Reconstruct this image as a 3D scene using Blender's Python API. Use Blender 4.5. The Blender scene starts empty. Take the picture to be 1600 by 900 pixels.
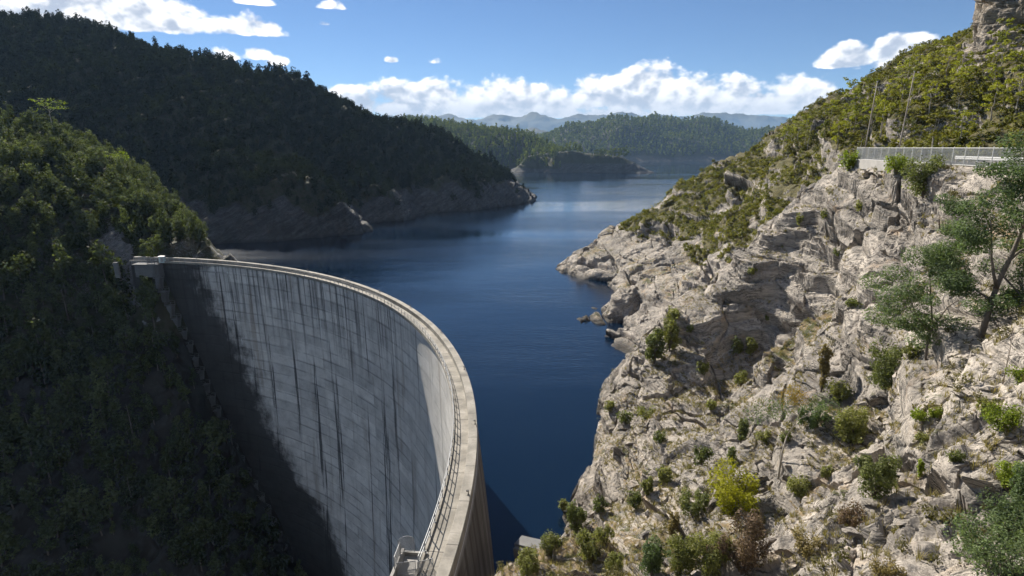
import bpy, math, random
import numpy as np
from mathutils import Vector, Matrix

random.seed(7)
RNG = np.random.default_rng(7)
SC = bpy.context.scene
COL = SC.collection
PI = math.pi
# ------------------------------------------------------------------ camera model (used to turn survey sights into ground points)
F = 900.0
PITCH = math.radians(13.7)
CP, SP = math.cos(PITCH), math.sin(PITCH)
CAMZ = 33.0            # metres above the dam crest (z = 0)
WATER = -25.0
SUN_AZ = math.radians(-31)   # measured from +Y, negative = to the left
SUN_EL = math.radians(33)


def sight(u, v, Y):
    """Point at forward distance Y on the sight line through (u, v)."""
    dv = v - 450.0
    s = Y / (F * CP - dv * SP)
    return ((u - 800.0) * s, Y, CAMZ - (F * SP + dv * CP) * s)


def sight_z(u, v, z):
    dv = v - 450.0
    s = (CAMZ - z) / (F * SP + dv * CP)
    return ((u - 800.0) * s, (F * CP - dv * SP) * s, z)


def sight_dir(u, v):
    dv = v - 450.0
    d = Vector((u - 800.0, F * CP - dv * SP, -(F * SP + dv * CP)))
    return d.normalized()


# ------------------------------------------------------------------ noise
_perm = np.arange(256, dtype=np.int32)
np.random.RandomState(3).shuffle(_perm)
_perm = np.concatenate([_perm, _perm, _perm])
_g = np.random.RandomState(5).normal(size=(256, 3))
_g = (_g / np.linalg.norm(_g, axis=1, keepdims=True)).astype(np.float32)
_gx, _gy, _gz = (np.ascontiguousarray(_g[:, k]) for k in range(3))
_rnd = np.random.RandomState(9).uniform(-1, 1, 4096).astype(np.float32)


def _perlin(x, y, z):
    x = np.asarray(x, np.float32); y = np.asarray(y, np.float32); z = np.asarray(z, np.float32)
    x, y, z = np.broadcast_arrays(x, y, z)
    xf = np.floor(x); yf = np.floor(y); zf = np.floor(z)
    xi = xf.astype(np.int32) & 255; yi = yf.astype(np.int32) & 255; zi = zf.astype(np.int32) & 255
    x = x - xf; y = y - yf; z = z - zf
    u = x * x * x * (x * (x * 6 - 15) + 10)
    v = y * y * y * (y * (y * 6 - 15) + 10)
    w = z * z * z * (z * (z * 6 - 15) + 10)

    def g(ix, iy, iz, dx, dy, dz):
        h = _perm[_perm[_perm[ix] + iy] + iz]
        return _gx[h] * dx + _gy[h] * dy + _gz[h] * dz
    a = g(xi, yi, zi, x, y, z); b = g(xi + 1, yi, zi, x - 1, y, z)
    c = g(xi, yi + 1, zi, x, y - 1, z); d = g(xi + 1, yi + 1, zi, x - 1, y - 1, z)
    e = g(xi, yi, zi + 1, x, y, z - 1); f = g(xi + 1, yi, zi + 1, x - 1, y, z - 1)
    h = g(xi, yi + 1, zi + 1, x, y - 1, z - 1); i = g(xi + 1, yi + 1, zi + 1, x - 1, y - 1, z - 1)
    a = a + u * (b - a); c = c + u * (d - c); e = e + u * (f - e); h = h + u * (i - h)
    a = a + v * (c - a); e = e + v * (h - e)
    return (a + w * (e - a)) * 1.6


def perlin(x, y, z):
    shp = np.broadcast(x, y, z).shape
    if len(shp) == 0 or int(np.prod(shp)) < 200000:
        return _perlin(x, y, z)
    x, y, z = (np.broadcast_to(a, shp).reshape(-1) for a in (x, y, z))
    out = np.empty(x.shape, np.float32)
    for k in range(0, len(x), 131072):
        out[k:k + 131072] = _perlin(x[k:k + 131072], y[k:k + 131072], z[k:k + 131072])
    return out.reshape(shp)


def fbm(x, y, z, octs=4, gain=0.5, lac=2.03):
    s = 0.0; a = 1.0
    for o in range(octs):
        s = s + a * perlin(x + 17.3 * o, y - 9.1 * o, z + 5.7 * o)
        x = x * lac; y = y * lac; z = z * lac; a *= gain
    return s


def sstep(a, b, x):
    t = np.clip((x - a) / (b - a), 0, 1)
    return t * t * (3 - 2 * t)


def layered(t, a, b, k, groove=0.0):
    """Each bed (integer part of t) has its own outline along the bedding plane (a, b); beds meet in sharp ledges."""
    i = np.floor(t); fr = t - i
    n0 = perlin(a + i * 13.37, b + i * 7.77, i * 3.1 + k)
    j = i + 1
    n1 = perlin(a + j * 13.37, b + j * 7.77, j * 3.1 + k)
    s = sstep(0.90, 1.0, fr)
    out = n0 + (n1 - n0) * s
    if groove:
        out = out - groove * sstep(0.72, 0.92, fr) * (1 - sstep(0.95, 1.0, fr)) * sstep(-0.25, 0.25, n0 + 0.6 * n1)
    return out


def blocks(x, y, z, seed=0):
    """jointed rock: every cell juts out by its own amount; returns (offset -1..1, nearness to the joint 0..1)"""
    shp = x.shape
    x, y, z = (np.asarray(q, np.float32).reshape(-1) for q in (x, y, z))
    off = np.empty(len(x), np.float32); edge = np.empty(len(x), np.float32)
    for k in range(0, len(x), 131072):
        xx, yy, zz = x[k:k + 131072], y[k:k + 131072], z[k:k + 131072]
        bx = np.floor(xx - .5).astype(np.int32); by = np.floor(yy - .5).astype(np.int32); bz = np.floor(zz - .5).astype(np.int32)
        d1 = np.full(len(xx), 9., np.float32); d2 = d1.copy(); o = np.zeros(len(xx), np.float32)
        for i in (0, 1):
            for j in (0, 1):
                for l in (0, 1):
                    cx, cy_, cz = bx + i, by + j, bz + l
                    h = _perm[_perm[_perm[cx & 255] + (cy_ & 255)] + ((cz + seed) & 255)]
                    px = cx + 0.5 + 0.42 * _rnd[h]; py = cy_ + 0.5 + 0.42 * _rnd[h + 256]; pz = cz + 0.5 + 0.42 * _rnd[h + 512]
                    dd = np.sqrt((xx - px) ** 2 + (yy - py) ** 2 + (zz - pz) ** 2)
                    n = dd < d1
                    d2 = np.where(n, d1, np.minimum(d2, dd)); o = np.where(n, _rnd[h + 768], o); d1 = np.where(n, dd, d1)
        off[k:k + 131072] = o; edge[k:k + 131072] = d2 - d1
    return off.reshape(shp), edge.reshape(shp)


# ------------------------------------------------------------------ mesh helpers
def raw_mesh(name, V, loops, starts, mats=(), mat_idx=None, smooth=False, attrs=None):
    me = bpy.data.meshes.new(name)
    V = np.ascontiguousarray(V, np.float32)
    me.vertices.add(len(V)); me.vertices.foreach_set('co', V.ravel())
    me.loops.add(len(loops)); me.loops.foreach_set('vertex_index', np.ascontiguousarray(loops, np.int32))
    me.polygons.add(len(starts)); me.polygons.foreach_set('loop_start', np.ascontiguousarray(starts, np.int32))
    for m in mats:
        me.materials.append(m)
    if mat_idx is not None:
        me.polygons.foreach_set('material_index', np.ascontiguousarray(mat_idx, np.int32))
    me.polygons.foreach_set('use_smooth', np.full(len(starts), smooth, bool))
    for k, v in (attrs or {}).items():
        a = me.attributes.new(k, 'FLOAT', 'POINT')
        a.data.foreach_set('value', np.ascontiguousarray(v, np.float32).ravel())
    me.update(calc_edges=True)
    return me


def quads_mesh(name, V, Q, **kw):
    Q = np.asarray(Q, np.int32)
    return raw_mesh(name, V, Q.ravel(), np.arange(0, Q.size, 4), **kw)


def add_obj(name, me, parent=None, loc=None, **props):
    o = bpy.data.objects.new(name, me)
    COL.objects.link(o)
    if parent is not None:
        o.parent = parent
    if loc is not None:
        o.location = loc
    for k, v in props.items():
        if v is not None:
            o[k] = v
    return o


def empty(name, loc=(0, 0, 0), label=None, category=None, group=None, rz=0.0):
    o = bpy.data.objects.new(name, None)
    o.empty_display_size = 0.3
    COL.objects.link(o)
    o.location = loc
    o.rotation_euler = (0, 0, rz)
    if label: o['label'] = label
    if category: o['category'] = category
    if group: o['group'] = group
    return o


def copy_tree(o, parent=None):
    c = o.copy(); COL.objects.link(c); c.parent = parent
    for ch in list(o.children):
        copy_tree(ch, c)
    return c


class MB:
    """collects simple solids into one mesh"""
    def __init__(s):
        s.v = []; s.f = []; s.n = 0

    def add(s, V, Fs):
        s.v.append(np.asarray(V, np.float32))
        for f in Fs:
            s.f.append([i + s.n for i in f])
        s.n += len(V)

    def box(s, c, size, M=None):
        hx, hy, hz = size[0] / 2, size[1] / 2, size[2] / 2
        V = np.array([(x, y, z) for z in (-hz, hz) for y in (-hy, hy) for x in (-hx, hx)], float)
        if M is not None:
            V = V @ np.array(M.to_3x3()).T
        V = V + np.array(c)
        s.add(V, [(0, 2, 3, 1), (4, 5, 7, 6), (0, 1, 5, 4), (2, 6, 7, 3), (0, 4, 6, 2), (1, 3, 7, 5)])

    def tube(s, pts, radii, n=6, cap=True):
        pts = [Vector(p) for p in pts]
        if not hasattr(radii, '__len__'):
            radii = [radii] * len(pts)
        V = []; Fs = []
        ref = Vector((0.3, 0.9, 0.2))
        for i, p in enumerate(pts):
            d = (pts[min(i + 1, len(pts) - 1)] - pts[max(i - 1, 0)])
            d = d.normalized() if d.length > 1e-9 else Vector((0, 0, 1))
            if abs(d.dot(ref)) > 0.95:
                ref = Vector((0.9, 0.1, 0.3))
            a = d.cross(ref).normalized(); b = d.cross(a)
            for k in range(n):
                t = 2 * PI * k / n
                V.append(p + (a * math.cos(t) + b * math.sin(t)) * radii[i])
        for i in range(len(pts) - 1):
            for k in range(n):
                k2 = (k + 1) % n
                Fs.append((i * n + k, i * n + k2, (i + 1) * n + k2, (i + 1) * n + k))
        if cap:
            Fs.append(tuple(range(n - 1, -1, -1)))
            Fs.append(tuple((len(pts) - 1) * n + k for k in range(n)))
        s.add([tuple(v) for v in V], Fs)

    def mesh(s, name, mat, smooth=False):
        V = np.concatenate(s.v) if s.v else np.zeros((0, 3), np.float32)
        loops = [i for f in s.f for i in f]
        starts = np.cumsum([0] + [len(f) for f in s.f])[:-1]
        return raw_mesh(name, V, loops, starts, mats=[mat], smooth=smooth)

    def build(s, name, mat, parent=None, smooth=False, **props):
        return add_obj(name, s.mesh(name, mat, smooth), parent, **props)


# ------------------------------------------------------------------ node helpers
class G:
    def __init__(s, nt):
        s.nt = nt; s.nt.nodes.clear()

    def n(s, t, ins=None, **kw):
        nd = s.nt.nodes.new(t)
        for k, v in kw.items():
            setattr(nd, k, v)
        for k, v in (ins or {}).items():
            s.set(nd.inputs[k], v)
        return nd

    def set(s, inp, v):
        if isinstance(v, bpy.types.NodeSocket):
            s.nt.links.new(v, inp)
        elif isinstance(v, bpy.types.Node):
            s.nt.links.new(v.outputs[0], inp)
        else:
            if hasattr(inp.default_value, '__len__') and not hasattr(v, '__len__'):
                v = [v] * len(inp.default_value)
            if hasattr(inp.default_value, '__len__') and len(inp.default_value) == 4 and len(v) == 3:
                v = (*v, 1)
            inp.default_value = v

    def m(s, op, a, b=None, c=None, clamp=False):
        nd = s.nt.nodes.new('ShaderNodeMath'); nd.operation = op; nd.use_clamp = clamp
        s.set(nd.inputs[0], a)
        if b is not None: s.set(nd.inputs[1], b)
        if c is not None: s.set(nd.inputs[2], c)
        return nd.outputs[0]

    def ss(s, x, a, b, o0=0.0, o1=1.0):
        nd = s.nt.nodes.new('ShaderNodeMapRange'); nd.interpolation_type = 'SMOOTHSTEP'
        s.set(nd.inputs[0], x); s.set(nd.inputs[1], a); s.set(nd.inputs[2], b); s.set(nd.inputs[3], o0); s.set(nd.inputs[4], o1)
        return nd.outputs[0]

    def mix(s, f, a, b, mode='MIX'):
        nd = s.nt.nodes.new('ShaderNodeMix'); nd.data_type = 'RGBA'; nd.blend_type = mode
        s.set(nd.inputs[0], f); s.set(nd.inputs[6], a); s.set(nd.inputs[7], b)
        return nd.outputs[2]

    def noise(s, vec, scale, detail=4, rough=0.55, dist=0.0):
        nd = s.n('ShaderNodeTexNoise', {'Scale': scale, 'Detail': detail, 'Roughness': rough, 'Distortion': dist})
        if vec is not None:
            s.set(nd.inputs['Vector'], vec)
        return nd.outputs[0]

    def mapping(s, vec, scale=(1, 1, 1), rot=(0, 0, 0), loc=(0, 0, 0)):
        nd = s.n('ShaderNodeMapping', {'Scale': scale, 'Rotation': rot, 'Location': loc})
        s.set(nd.inputs['Vector'], vec)
        return nd.outputs[0]

    def attr(s, name):
        return s.n('ShaderNodeAttribute', attribute_name=name).outputs['Fac']

    def ramp(s, fac, stops):
        nd = s.n('ShaderNodeValToRGB'); s.set(nd.inputs[0], fac)
        e = nd.color_ramp.elements
        while len(e) < len(stops): e.new(0.5)
        for el, (p, c) in zip(e, stops):
            el.position = p; el.color = (*c, 1) if len(c) == 3 else c
        return nd.outputs[0]

    def out(s, surf):
        o = s.n('ShaderNodeOutputMaterial'); s.nt.links.new(surf, o.inputs['Surface'])


def new_mat(name):
    m = bpy.data.materials.new(name); m.use_nodes = True
    return m, G(m.node_tree)


def bsdf(g, color, rough=0.9, normal=None, spec=0.3, metal=0.0):
    nd = g.n('ShaderNodeBsdfPrincipled', {'Base Color': color, 'Roughness': rough, 'Metallic': metal, 'Specular IOR Level': spec})
    if normal is not None: g.set(nd.inputs['Normal'], normal)
    return nd.outputs[0]


def bump(g, h, strength=0.5, dist=0.1, normal=None):
    nd = g.n('ShaderNodeBump', {'Height': h, 'Strength': strength, 'Distance': dist})
    if normal is not None: g.set(nd.inputs['Normal'], normal)
    return nd.outputs[0]


STRATA = np.array((-0.42, -0.17, 0.89)); STRATA /= np.linalg.norm(STRATA)
STRATA_ROT = Vector((0, 0, 1)).rotation_difference(Vector(STRATA)).inverted().to_euler()


def rock_material(name, light, mid, dark, rust, stain=0.35, fine=1.0, green=(0.055, 0.06, 0.022), soil=(0.20, 0.15, 0.085), wet_shade=True):
    m, g = new_mat(name)
    co = g.n('ShaderNodeNewGeometry').outputs['Position']
    st = g.mapping(co, (1, 1, 1), tuple(STRATA_ROT))
    warp = g.noise(co, 0.16, 3)
    wv = g.n('ShaderNodeVectorMath', {0: st, 1: g.n('ShaderNodeCombineXYZ', {'Z': g.m('MULTIPLY', warp, 3.0)})}, operation='ADD').outputs[0]
    beds = g.noise(g.mapping(wv, (0.10 * fine, 0.10 * fine, 1.1 * fine)), 1.0, 7, 0.62)
    beds2 = g.noise(g.mapping(wv, (0.5 * fine, 0.5 * fine, 4.2 * fine)), 1.0, 5, 0.6)
    big = g.noise(co, 0.055, 4, 0.6)
    blot = g.noise(co, 0.8 * fine, 6, 0.65)
    c = g.ramp(g.m('ADD', g.m('MULTIPLY', beds, 0.65), g.m('MULTIPLY', beds2, 0.35)),
               [(0.33, dark), (0.46, mid), (0.58, light), (0.75, tuple(min(1, x * 1.12) for x in light))])
    c = g.mix(g.ss(big, 0.44, 0.62, 0, 0.85), c, g.mix(0.55, c, tuple(.5 * (x + y) for x, y in zip(mid, dark))))
    grey = tuple(0.5 * (x + sum(dark) / 3) for x in dark)
    c = g.mix(g.ss(blot, 0.52, 0.70, 0, stain * 1.6), c, grey)
    rn = g.noise(g.mapping(wv, (0.22, 0.22, 0.5)), 1.0, 5, 0.6)
    c = g.mix(g.ss(rn, 0.57, 0.74, 0, 0.5), c, rust)
    lich = g.noise(co, 5.5 * fine, 3, 0.6)
    c = g.mix(g.ss(lich, 0.60, 0.72, 0, 0.55), c, tuple(x * 0.45 for x in dark))
    seam = g.noise(g.mapping(wv, (0.35 * fine, 0.35 * fine, 7.5 * fine)), 1.0, 3, 0.55)
    sm = g.m('MULTIPLY', g.ss(g.m('ABSOLUTE', g.m('SUBTRACT', seam, 0.47)), 0.042, 0.012), g.ss(g.noise(co, 0.35, 4, 0.6), 0.40, 0.54))
    c = g.mix(g.m('MULTIPLY', sm, 0.85), c, tuple(x * 0.4 for x in dark))
    cov = g.attr('cover')
    cn = g.noise(co, 1.7, 5, 0.65)
    cm = g.ss(g.m('ADD', cov, g.m('MULTIPLY', g.m('SUBTRACT', cn, 0.5), 1.3)), 0.35, 0.62)
    veg = g.mix(g.ss(g.noise(co, 0.5, 4, 0.6), 0.42, 0.6), soil, green)
    c = g.mix(cm, c, veg)
    hm = g.ss(g.m('ADD', g.attr('heath'), g.m('MULTIPLY', g.m('SUBTRACT', cn, 0.5), 1.4)), 0.40, 0.60)
    c = g.mix(g.m('MULTIPLY', hm, 0.9), c, g.mix(g.noise(co, 0.9, 4), (0.045, 0.045, 0.016, 1), (0.11, 0.095, 0.04, 1)))
    # damp rock and undercut shadow painted as one dark band above the lake
    pz = g.n('ShaderNodeSeparateXYZ', {0: co}).outputs[2]
    wet_shade_m = g.ss(g.m('ADD', pz, g.m('MULTIPLY', g.noise(co, 0.3, 4), 2.2)), -21.6, -23.6)
    c = g.mix(g.m('MULTIPLY', wet_shade_m, 0.85 if wet_shade else 0.0), c, (0.03, 0.028, 0.026, 1))
    h = g.m('ADD', g.m('MULTIPLY', beds2, 0.7), g.m('ADD', g.m('MULTIPLY', blot, 0.5), g.m('MULTIPLY', g.noise(co, 7 * fine, 5, 0.7), 0.25)))
    nrm = bump(g, h, 0.9, 0.35 / fine)
    g.out(bsdf(g, c, 0.92, nrm, 0.2))
    return m


def foliage_material(name, c1, c2, trans=0.35, spec=0.15, gloss=0.65):
    m, g = new_mat(name)
    oi = g.n('ShaderNodeObjectInfo').outputs['Random']
    at = g.attr('tint'); lf = g.attr('leaf')
    r = g.m('FRACT', g.m('ADD', oi, at))
    f = g.m('ADD', g.m('MULTIPLY', r, 0.6), g.m('MULTIPLY', lf, 0.4))
    c = g.mix(f, c1, c2)
    c = g.mix(1.0, c, g.n('ShaderNodeCombineXYZ', {'X': g.m('MULTIPLY_ADD', lf, 0.6, 0.7), 'Y': g.m('MULTIPLY_ADD', lf, 0.6, 0.7), 'Z': g.m('MULTIPLY_ADD', lf, 0.6, 0.7)}).outputs[0], 'MULTIPLY')
    b = bsdf(g, c, gloss, None, spec)
    t = g.n('ShaderNodeBsdfTranslucent', {'Color': g.mix(1.0, c, (1.15, 1.25, 0.6, 1), 'MULTIPLY')}).outputs[0]
    mx = g.n('ShaderNodeMixShader', {0: trans, 1: b, 2: t}).outputs[0]
    g.out(mx)
    return m


def simple_material(name, color, rough=0.7, metal=0.0, var=0.25, scale=3.0, bumps=0.0, spec=0.4):
    m, g = new_mat(name)
    co = g.n('ShaderNodeTexCoord').outputs['Object']
    n = g.noise(co, scale, 5, 0.62)
    c = g.mix(n, tuple(x * (1 - var) for x in color), tuple(min(1, x * (1 + var)) for x in color))
    nr = bump(g, g.noise(co, scale * 4, 4, 0.6), bumps, 0.05) if bumps else None
    g.out(bsdf(g, c, rough, nr, spec, metal))
    return m


M_ROCK = rock_material('pale_schist', (0.41, 0.365, 0.315), (0.25, 0.225, 0.195), (0.085, 0.08, 0.075), (0.38, 0.26, 0.15), 0.55)
M_ROCK_DARK = rock_material('grey_shore_rock', (0.10, 0.097, 0.095), (0.055, 0.054, 0.054), (0.022, 0.022, 0.023), (0.11, 0.07, 0.045), 0.4, 0.5,
                            green=(0.03, 0.036, 0.015), soil=(0.05, 0.045, 0.028))
M_ROCK_GREY = rock_material('grey_gorge_rock', (0.22, 0.215, 0.21), (0.14, 0.137, 0.133), (0.05, 0.05, 0.052), (0.20, 0.18, 0.11), 0.4, 0.8,
                            green=(0.03, 0.036, 0.015), soil=(0.05, 0.045, 0.028))
M_CLIFF = rock_material('cliff_rock', (0.36, 0.31, 0.25), (0.27, 0.235, 0.195), (0.13, 0.12, 0.11), (0.34, 0.24, 0.14), 0.4, 0.6)
M_BARK = simple_material('grey_bark', (0.13, 0.11, 0.09), 0.9, 0, 0.4, 6, 0.5)
M_BARK_PALE = simple_material('pale_bark', (0.30, 0.27, 0.23), 0.9, 0, 0.35, 6, 0.5)
M_LEAF_FOREST = foliage_material('forest_leaves', (0.010, 0.016, 0.007), (0.125, 0.145, 0.068), 0.4, 0.05)
M_LEAF_RIDGE = foliage_material('ridge_forest_leaves', (0.010, 0.015, 0.007), (0.030, 0.035, 0.014), 0.15, 0.0)
M_LEAF_FAR = foliage_material('far_forest_leaves', (0.045, 0.065, 0.020), (0.175, 0.195, 0.060), 0.35, 0.0)
M_LEAF_HEATH = foliage_material('heath_leaves', (0.080, 0.090, 0.020), (0.20, 0.18, 0.045), 0.42)
M_LEAF_BRIGHT = foliage_material('bright_gum_leaves', (0.14, 0.16, 0.022), (0.33, 0.32, 0.05), 0.48)
M_LEAF_OLIVE = foliage_material('olive_shrub_leaves', (0.120, 0.130, 0.042), (0.230, 0.230, 0.080), 0.42)
M_LEAF_DARK = foliage_material('dark_shrub_leaves', (0.078, 0.096, 0.033), (0.155, 0.170, 0.060), 0.4)
M_LEAF_BLUE = foliage_material('blue_green_leaves', (0.075, 0.110, 0.050), (0.150, 0.190, 0.090), 0.4)
M_LEAF_YELLOW = foliage_material('yellow_green_leaves', (0.20, 0.20, 0.015), (0.34, 0.32, 0.03), 0.45)
M_LEAF_LIME = foliage_material('lime_green_leaves', (0.13, 0.17, 0.02), (0.22, 0.27, 0.035), 0.4)
M_LEAF_BROWN = foliage_material('dry_brown_leaves', (0.10, 0.065, 0.045), (0.17, 0.12, 0.075), 0.25)
M_LEAF_TAN = foliage_material('dry_tan_leaves', (0.16, 0.125, 0.055), (0.24, 0.19, 0.08), 0.3)
M_LEAF_ORANGE = foliage_material('orange_leaves', (0.22, 0.15, 0.03), (0.30, 0.20, 0.05), 0.4)
M_LEAF_SCRUB = foliage_material('low_scrub_leaves', (0.085, 0.080, 0.035), (0.19, 0.165, 0.075), 0.35)
M_GRASS = foliage_material('dry_grass_blades', (0.15, 0.13, 0.055), (0.31, 0.245, 0.12), 0.4)
M_STEEL = simple_material('galvanised_steel', (0.27, 0.275, 0.28), 0.6, 0.3, 0.2, 2)
M_FENCE = simple_material('bright_galvanised_mesh', (0.48, 0.48, 0.465), 0.6, 0.1, 0.12, 2)
M_STEEL_DULL = simple_material('weathered_steel', (0.30, 0.31, 0.32), 0.65, 0.2, 0.3, 2)
M_CONC = simple_material('pale_concrete', (0.45, 0.42, 0.37), 0.9, 0, 0.22, 0.9, 0.3)
M_CONC_GREY = simple_material('grey_concrete', (0.27, 0.26, 0.245), 0.92, 0, 0.35, 0.7, 0.3)
M_CONC_DARK = simple_material('dark_concrete', (0.13, 0.13, 0.13), 0.92, 0, 0.35, 0.7, 0.3)
M_POLE = simple_material('weathered_pole', (0.34, 0.29, 0.24), 0.8, 0, 0.2, 2)
M_WHITE = simple_material('white_paint', (0.75, 0.75, 0.73), 0.6, 0, 0.08, 2)
M_TWIG = simple_material('dead_twigs', (0.30, 0.25, 0.20), 0.9, 0, 0.3, 5)
M_DARKMETAL = simple_material('dark_metal', (0.05, 0.05, 0.05), 0.6, 0.4, 0.3, 2)
M_CABINET = simple_material('pale_cabinet_paint', (0.45, 0.55, 0.55), 0.6, 0, 0.1, 2)

# ------------------------------------------------------------------ terrain
def rbf(ctrl, c):
    P = np.array(ctrl, float)
    S = 100.0
    X = P[:, :2] / S
    A = np.sqrt(((X[:, None] - X[None]) ** 2).sum(-1) + (c / S) ** 2) - np.eye(len(P)) * 0.012
    n = len(P)
    M = np.zeros((n + 3, n + 3)); M[:n, :n] = A + np.eye(n) * 1e-3
    M[:n, n] = 1; M[:n, n + 1:] = X; M[n, :n] = 1; M[n + 1:, :n] = X.T
    w = np.linalg.solve(M, np.concatenate([P[:, 2], [0, 0, 0]]))

    def f(x, y):
        shp = np.shape(x)
        x = np.ravel(x) / S; y = np.ravel(y) / S
        out = np.empty(len(x))
        for k in range(0, len(x), 60000):
            xx, yy = x[k:k + 60000], y[k:k + 60000]
            D = np.sqrt((xx[:, None] - X[None, :, 0]) ** 2 + (yy[:, None] - X[None, :, 1]) ** 2 + (c / S) ** 2)
            out[k:k + 60000] = D @ w[:n] + w[n] + w[n + 1] * xx + w[n + 2] * yy
        return out.reshape(shp)
    return f


class Terrain:
    def __init__(s, name, hfun, az, r, disp, mat, smooth=True, flip=False):
        """hfun(x, y) -> z ; az in degrees (array), r in metres (array); rows follow r, columns follow az"""
        s.az = np.radians(np.asarray(az)); s.r = np.asarray(r)
        R, A = np.meshgrid(s.r, s.az, indexing='ij')
        X, Y = R * np.sin(A), R * np.cos(A)
        Z = hfun(X, Y)
        P = np.stack([X, Y, Z], -1)
        N = np.cross(np.gradient(P, axis=1), np.gradient(P, axis=0))
        N /= np.linalg.norm(N, axis=-1, keepdims=True)
        N *= np.sign(N[..., 2:3])
        P, s.attrs = disp(P, N)
        s.P = P
        N = np.cross(np.gradient(P, axis=1), np.gradient(P, axis=0))
        s.N = N / (np.linalg.norm(N, axis=-1, keepdims=True) + 1e-12)
        nr, na = R.shape
        idx = np.arange(nr * na).reshape(nr, na)
        Q = np.stack([idx[:-1, :-1], idx[:-1, 1:], idx[1:, 1:], idx[1:, :-1]], -1).reshape(-1, 4)
        me = quads_mesh(name, P.reshape(-1, 3), Q[:, ::-1], mats=[mat], smooth=smooth, attrs={k: v.ravel() for k, v in s.attrs.items()})
        s.obj = add_obj(name, me, kind='structure')
        rr = np.hypot(P[..., 0], P[..., 1])
        s.slope = (P[..., 2] - CAMZ) / rr
        s.cmax = np.maximum.accumulate(s.slope, axis=0)
        s.rr = rr

    def sample(s, spacing, rng, hvis=12.0, jitter=0.9):
        """jittered points on the surface (indices into the grid) that a viewer near the lookout could see, allowing things hvis tall"""
        x0, x1 = s.P[..., 0].min(), s.P[..., 0].max(); y0, y1 = s.P[..., 1].min(), s.P[..., 1].max()
        gx, gy = np.meshgrid(np.arange(x0, x1, spacing), np.arange(y0, y1, spacing))
        gx = gx + rng.uniform(-.5, .5, gx.shape) * spacing * jitter * 2 * .5
        gy = gy + rng.uniform(-.5, .5, gy.shape) * spacing * jitter * 2 * .5
        gx, gy = gx.ravel(), gy.ravel()
        a = np.arctan2(gx, gy); r = np.hypot(gx, gy)
        ok = (a > s.az[0]) & (a < s.az[-1]) & (r > s.r[0]) & (r < s.r[-1])
        a, r = a[ok], r[ok]
        ia = np.clip(np.searchsorted(s.az, a), 0, len(s.az) - 1); ir = np.clip(np.searchsorted(s.r, r), 0, len(s.r) - 1)
        vis = s.slope[ir, ia] + hvis / s.rr[ir, ia] > s.cmax[ir, ia]
        ir, ia = ir[vis], ia[vis]
        key = np.unique(ir.astype(np.int64) * 100000 + ia)
        return key // 100000, key % 100000


def project(P):
    """ground points -> sight coordinates (for choosing which trees stand nearest the picture's middle etc.)"""
    x, y, z = P[..., 0], P[..., 1], CAMZ - P[..., 2]
    d = y * CP + z * SP
    return 800 + F * x / d, 450 + F * (z * CP - y * SP) / d


# --- the dam's circle
DC = np.array((-126.0, 55.2)); R_UP = 122.0


def r_down(z):
    t = -z / 140.0
    return 119.35 + 9.0 * t * (0.42 - t)


def r_upst(z):
    t = -z / 140.0
    return 122.0 + 16.0 * t * (1 - t)


def dam_hit(u, v):
    """point of the downstream face on a sight line"""
    d = np.array(sight_dir(u, v)); o = np.array((0, 0, CAMZ))
    t = np.linspace(60, 260, 8000)
    P = o + t[:, None] * d
    f = np.hypot(P[:, 0] - DC[0], P[:, 1] - DC[1]) - r_down(P[:, 2])
    # the far wall: leaving the circle
    k = np.where((f[:-1] < 0) & (f[1:] >= 0))[0]
    return P[k[-1]] if len(k) else None


CONTACT_UV = [(250, 415), (272, 470), (300, 530), (335, 610), (370, 690), (400, 745), (430, 800), (470, 895)]
CONTACT = [dam_hit(u, v) for u, v in CONTACT_UV]

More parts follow.
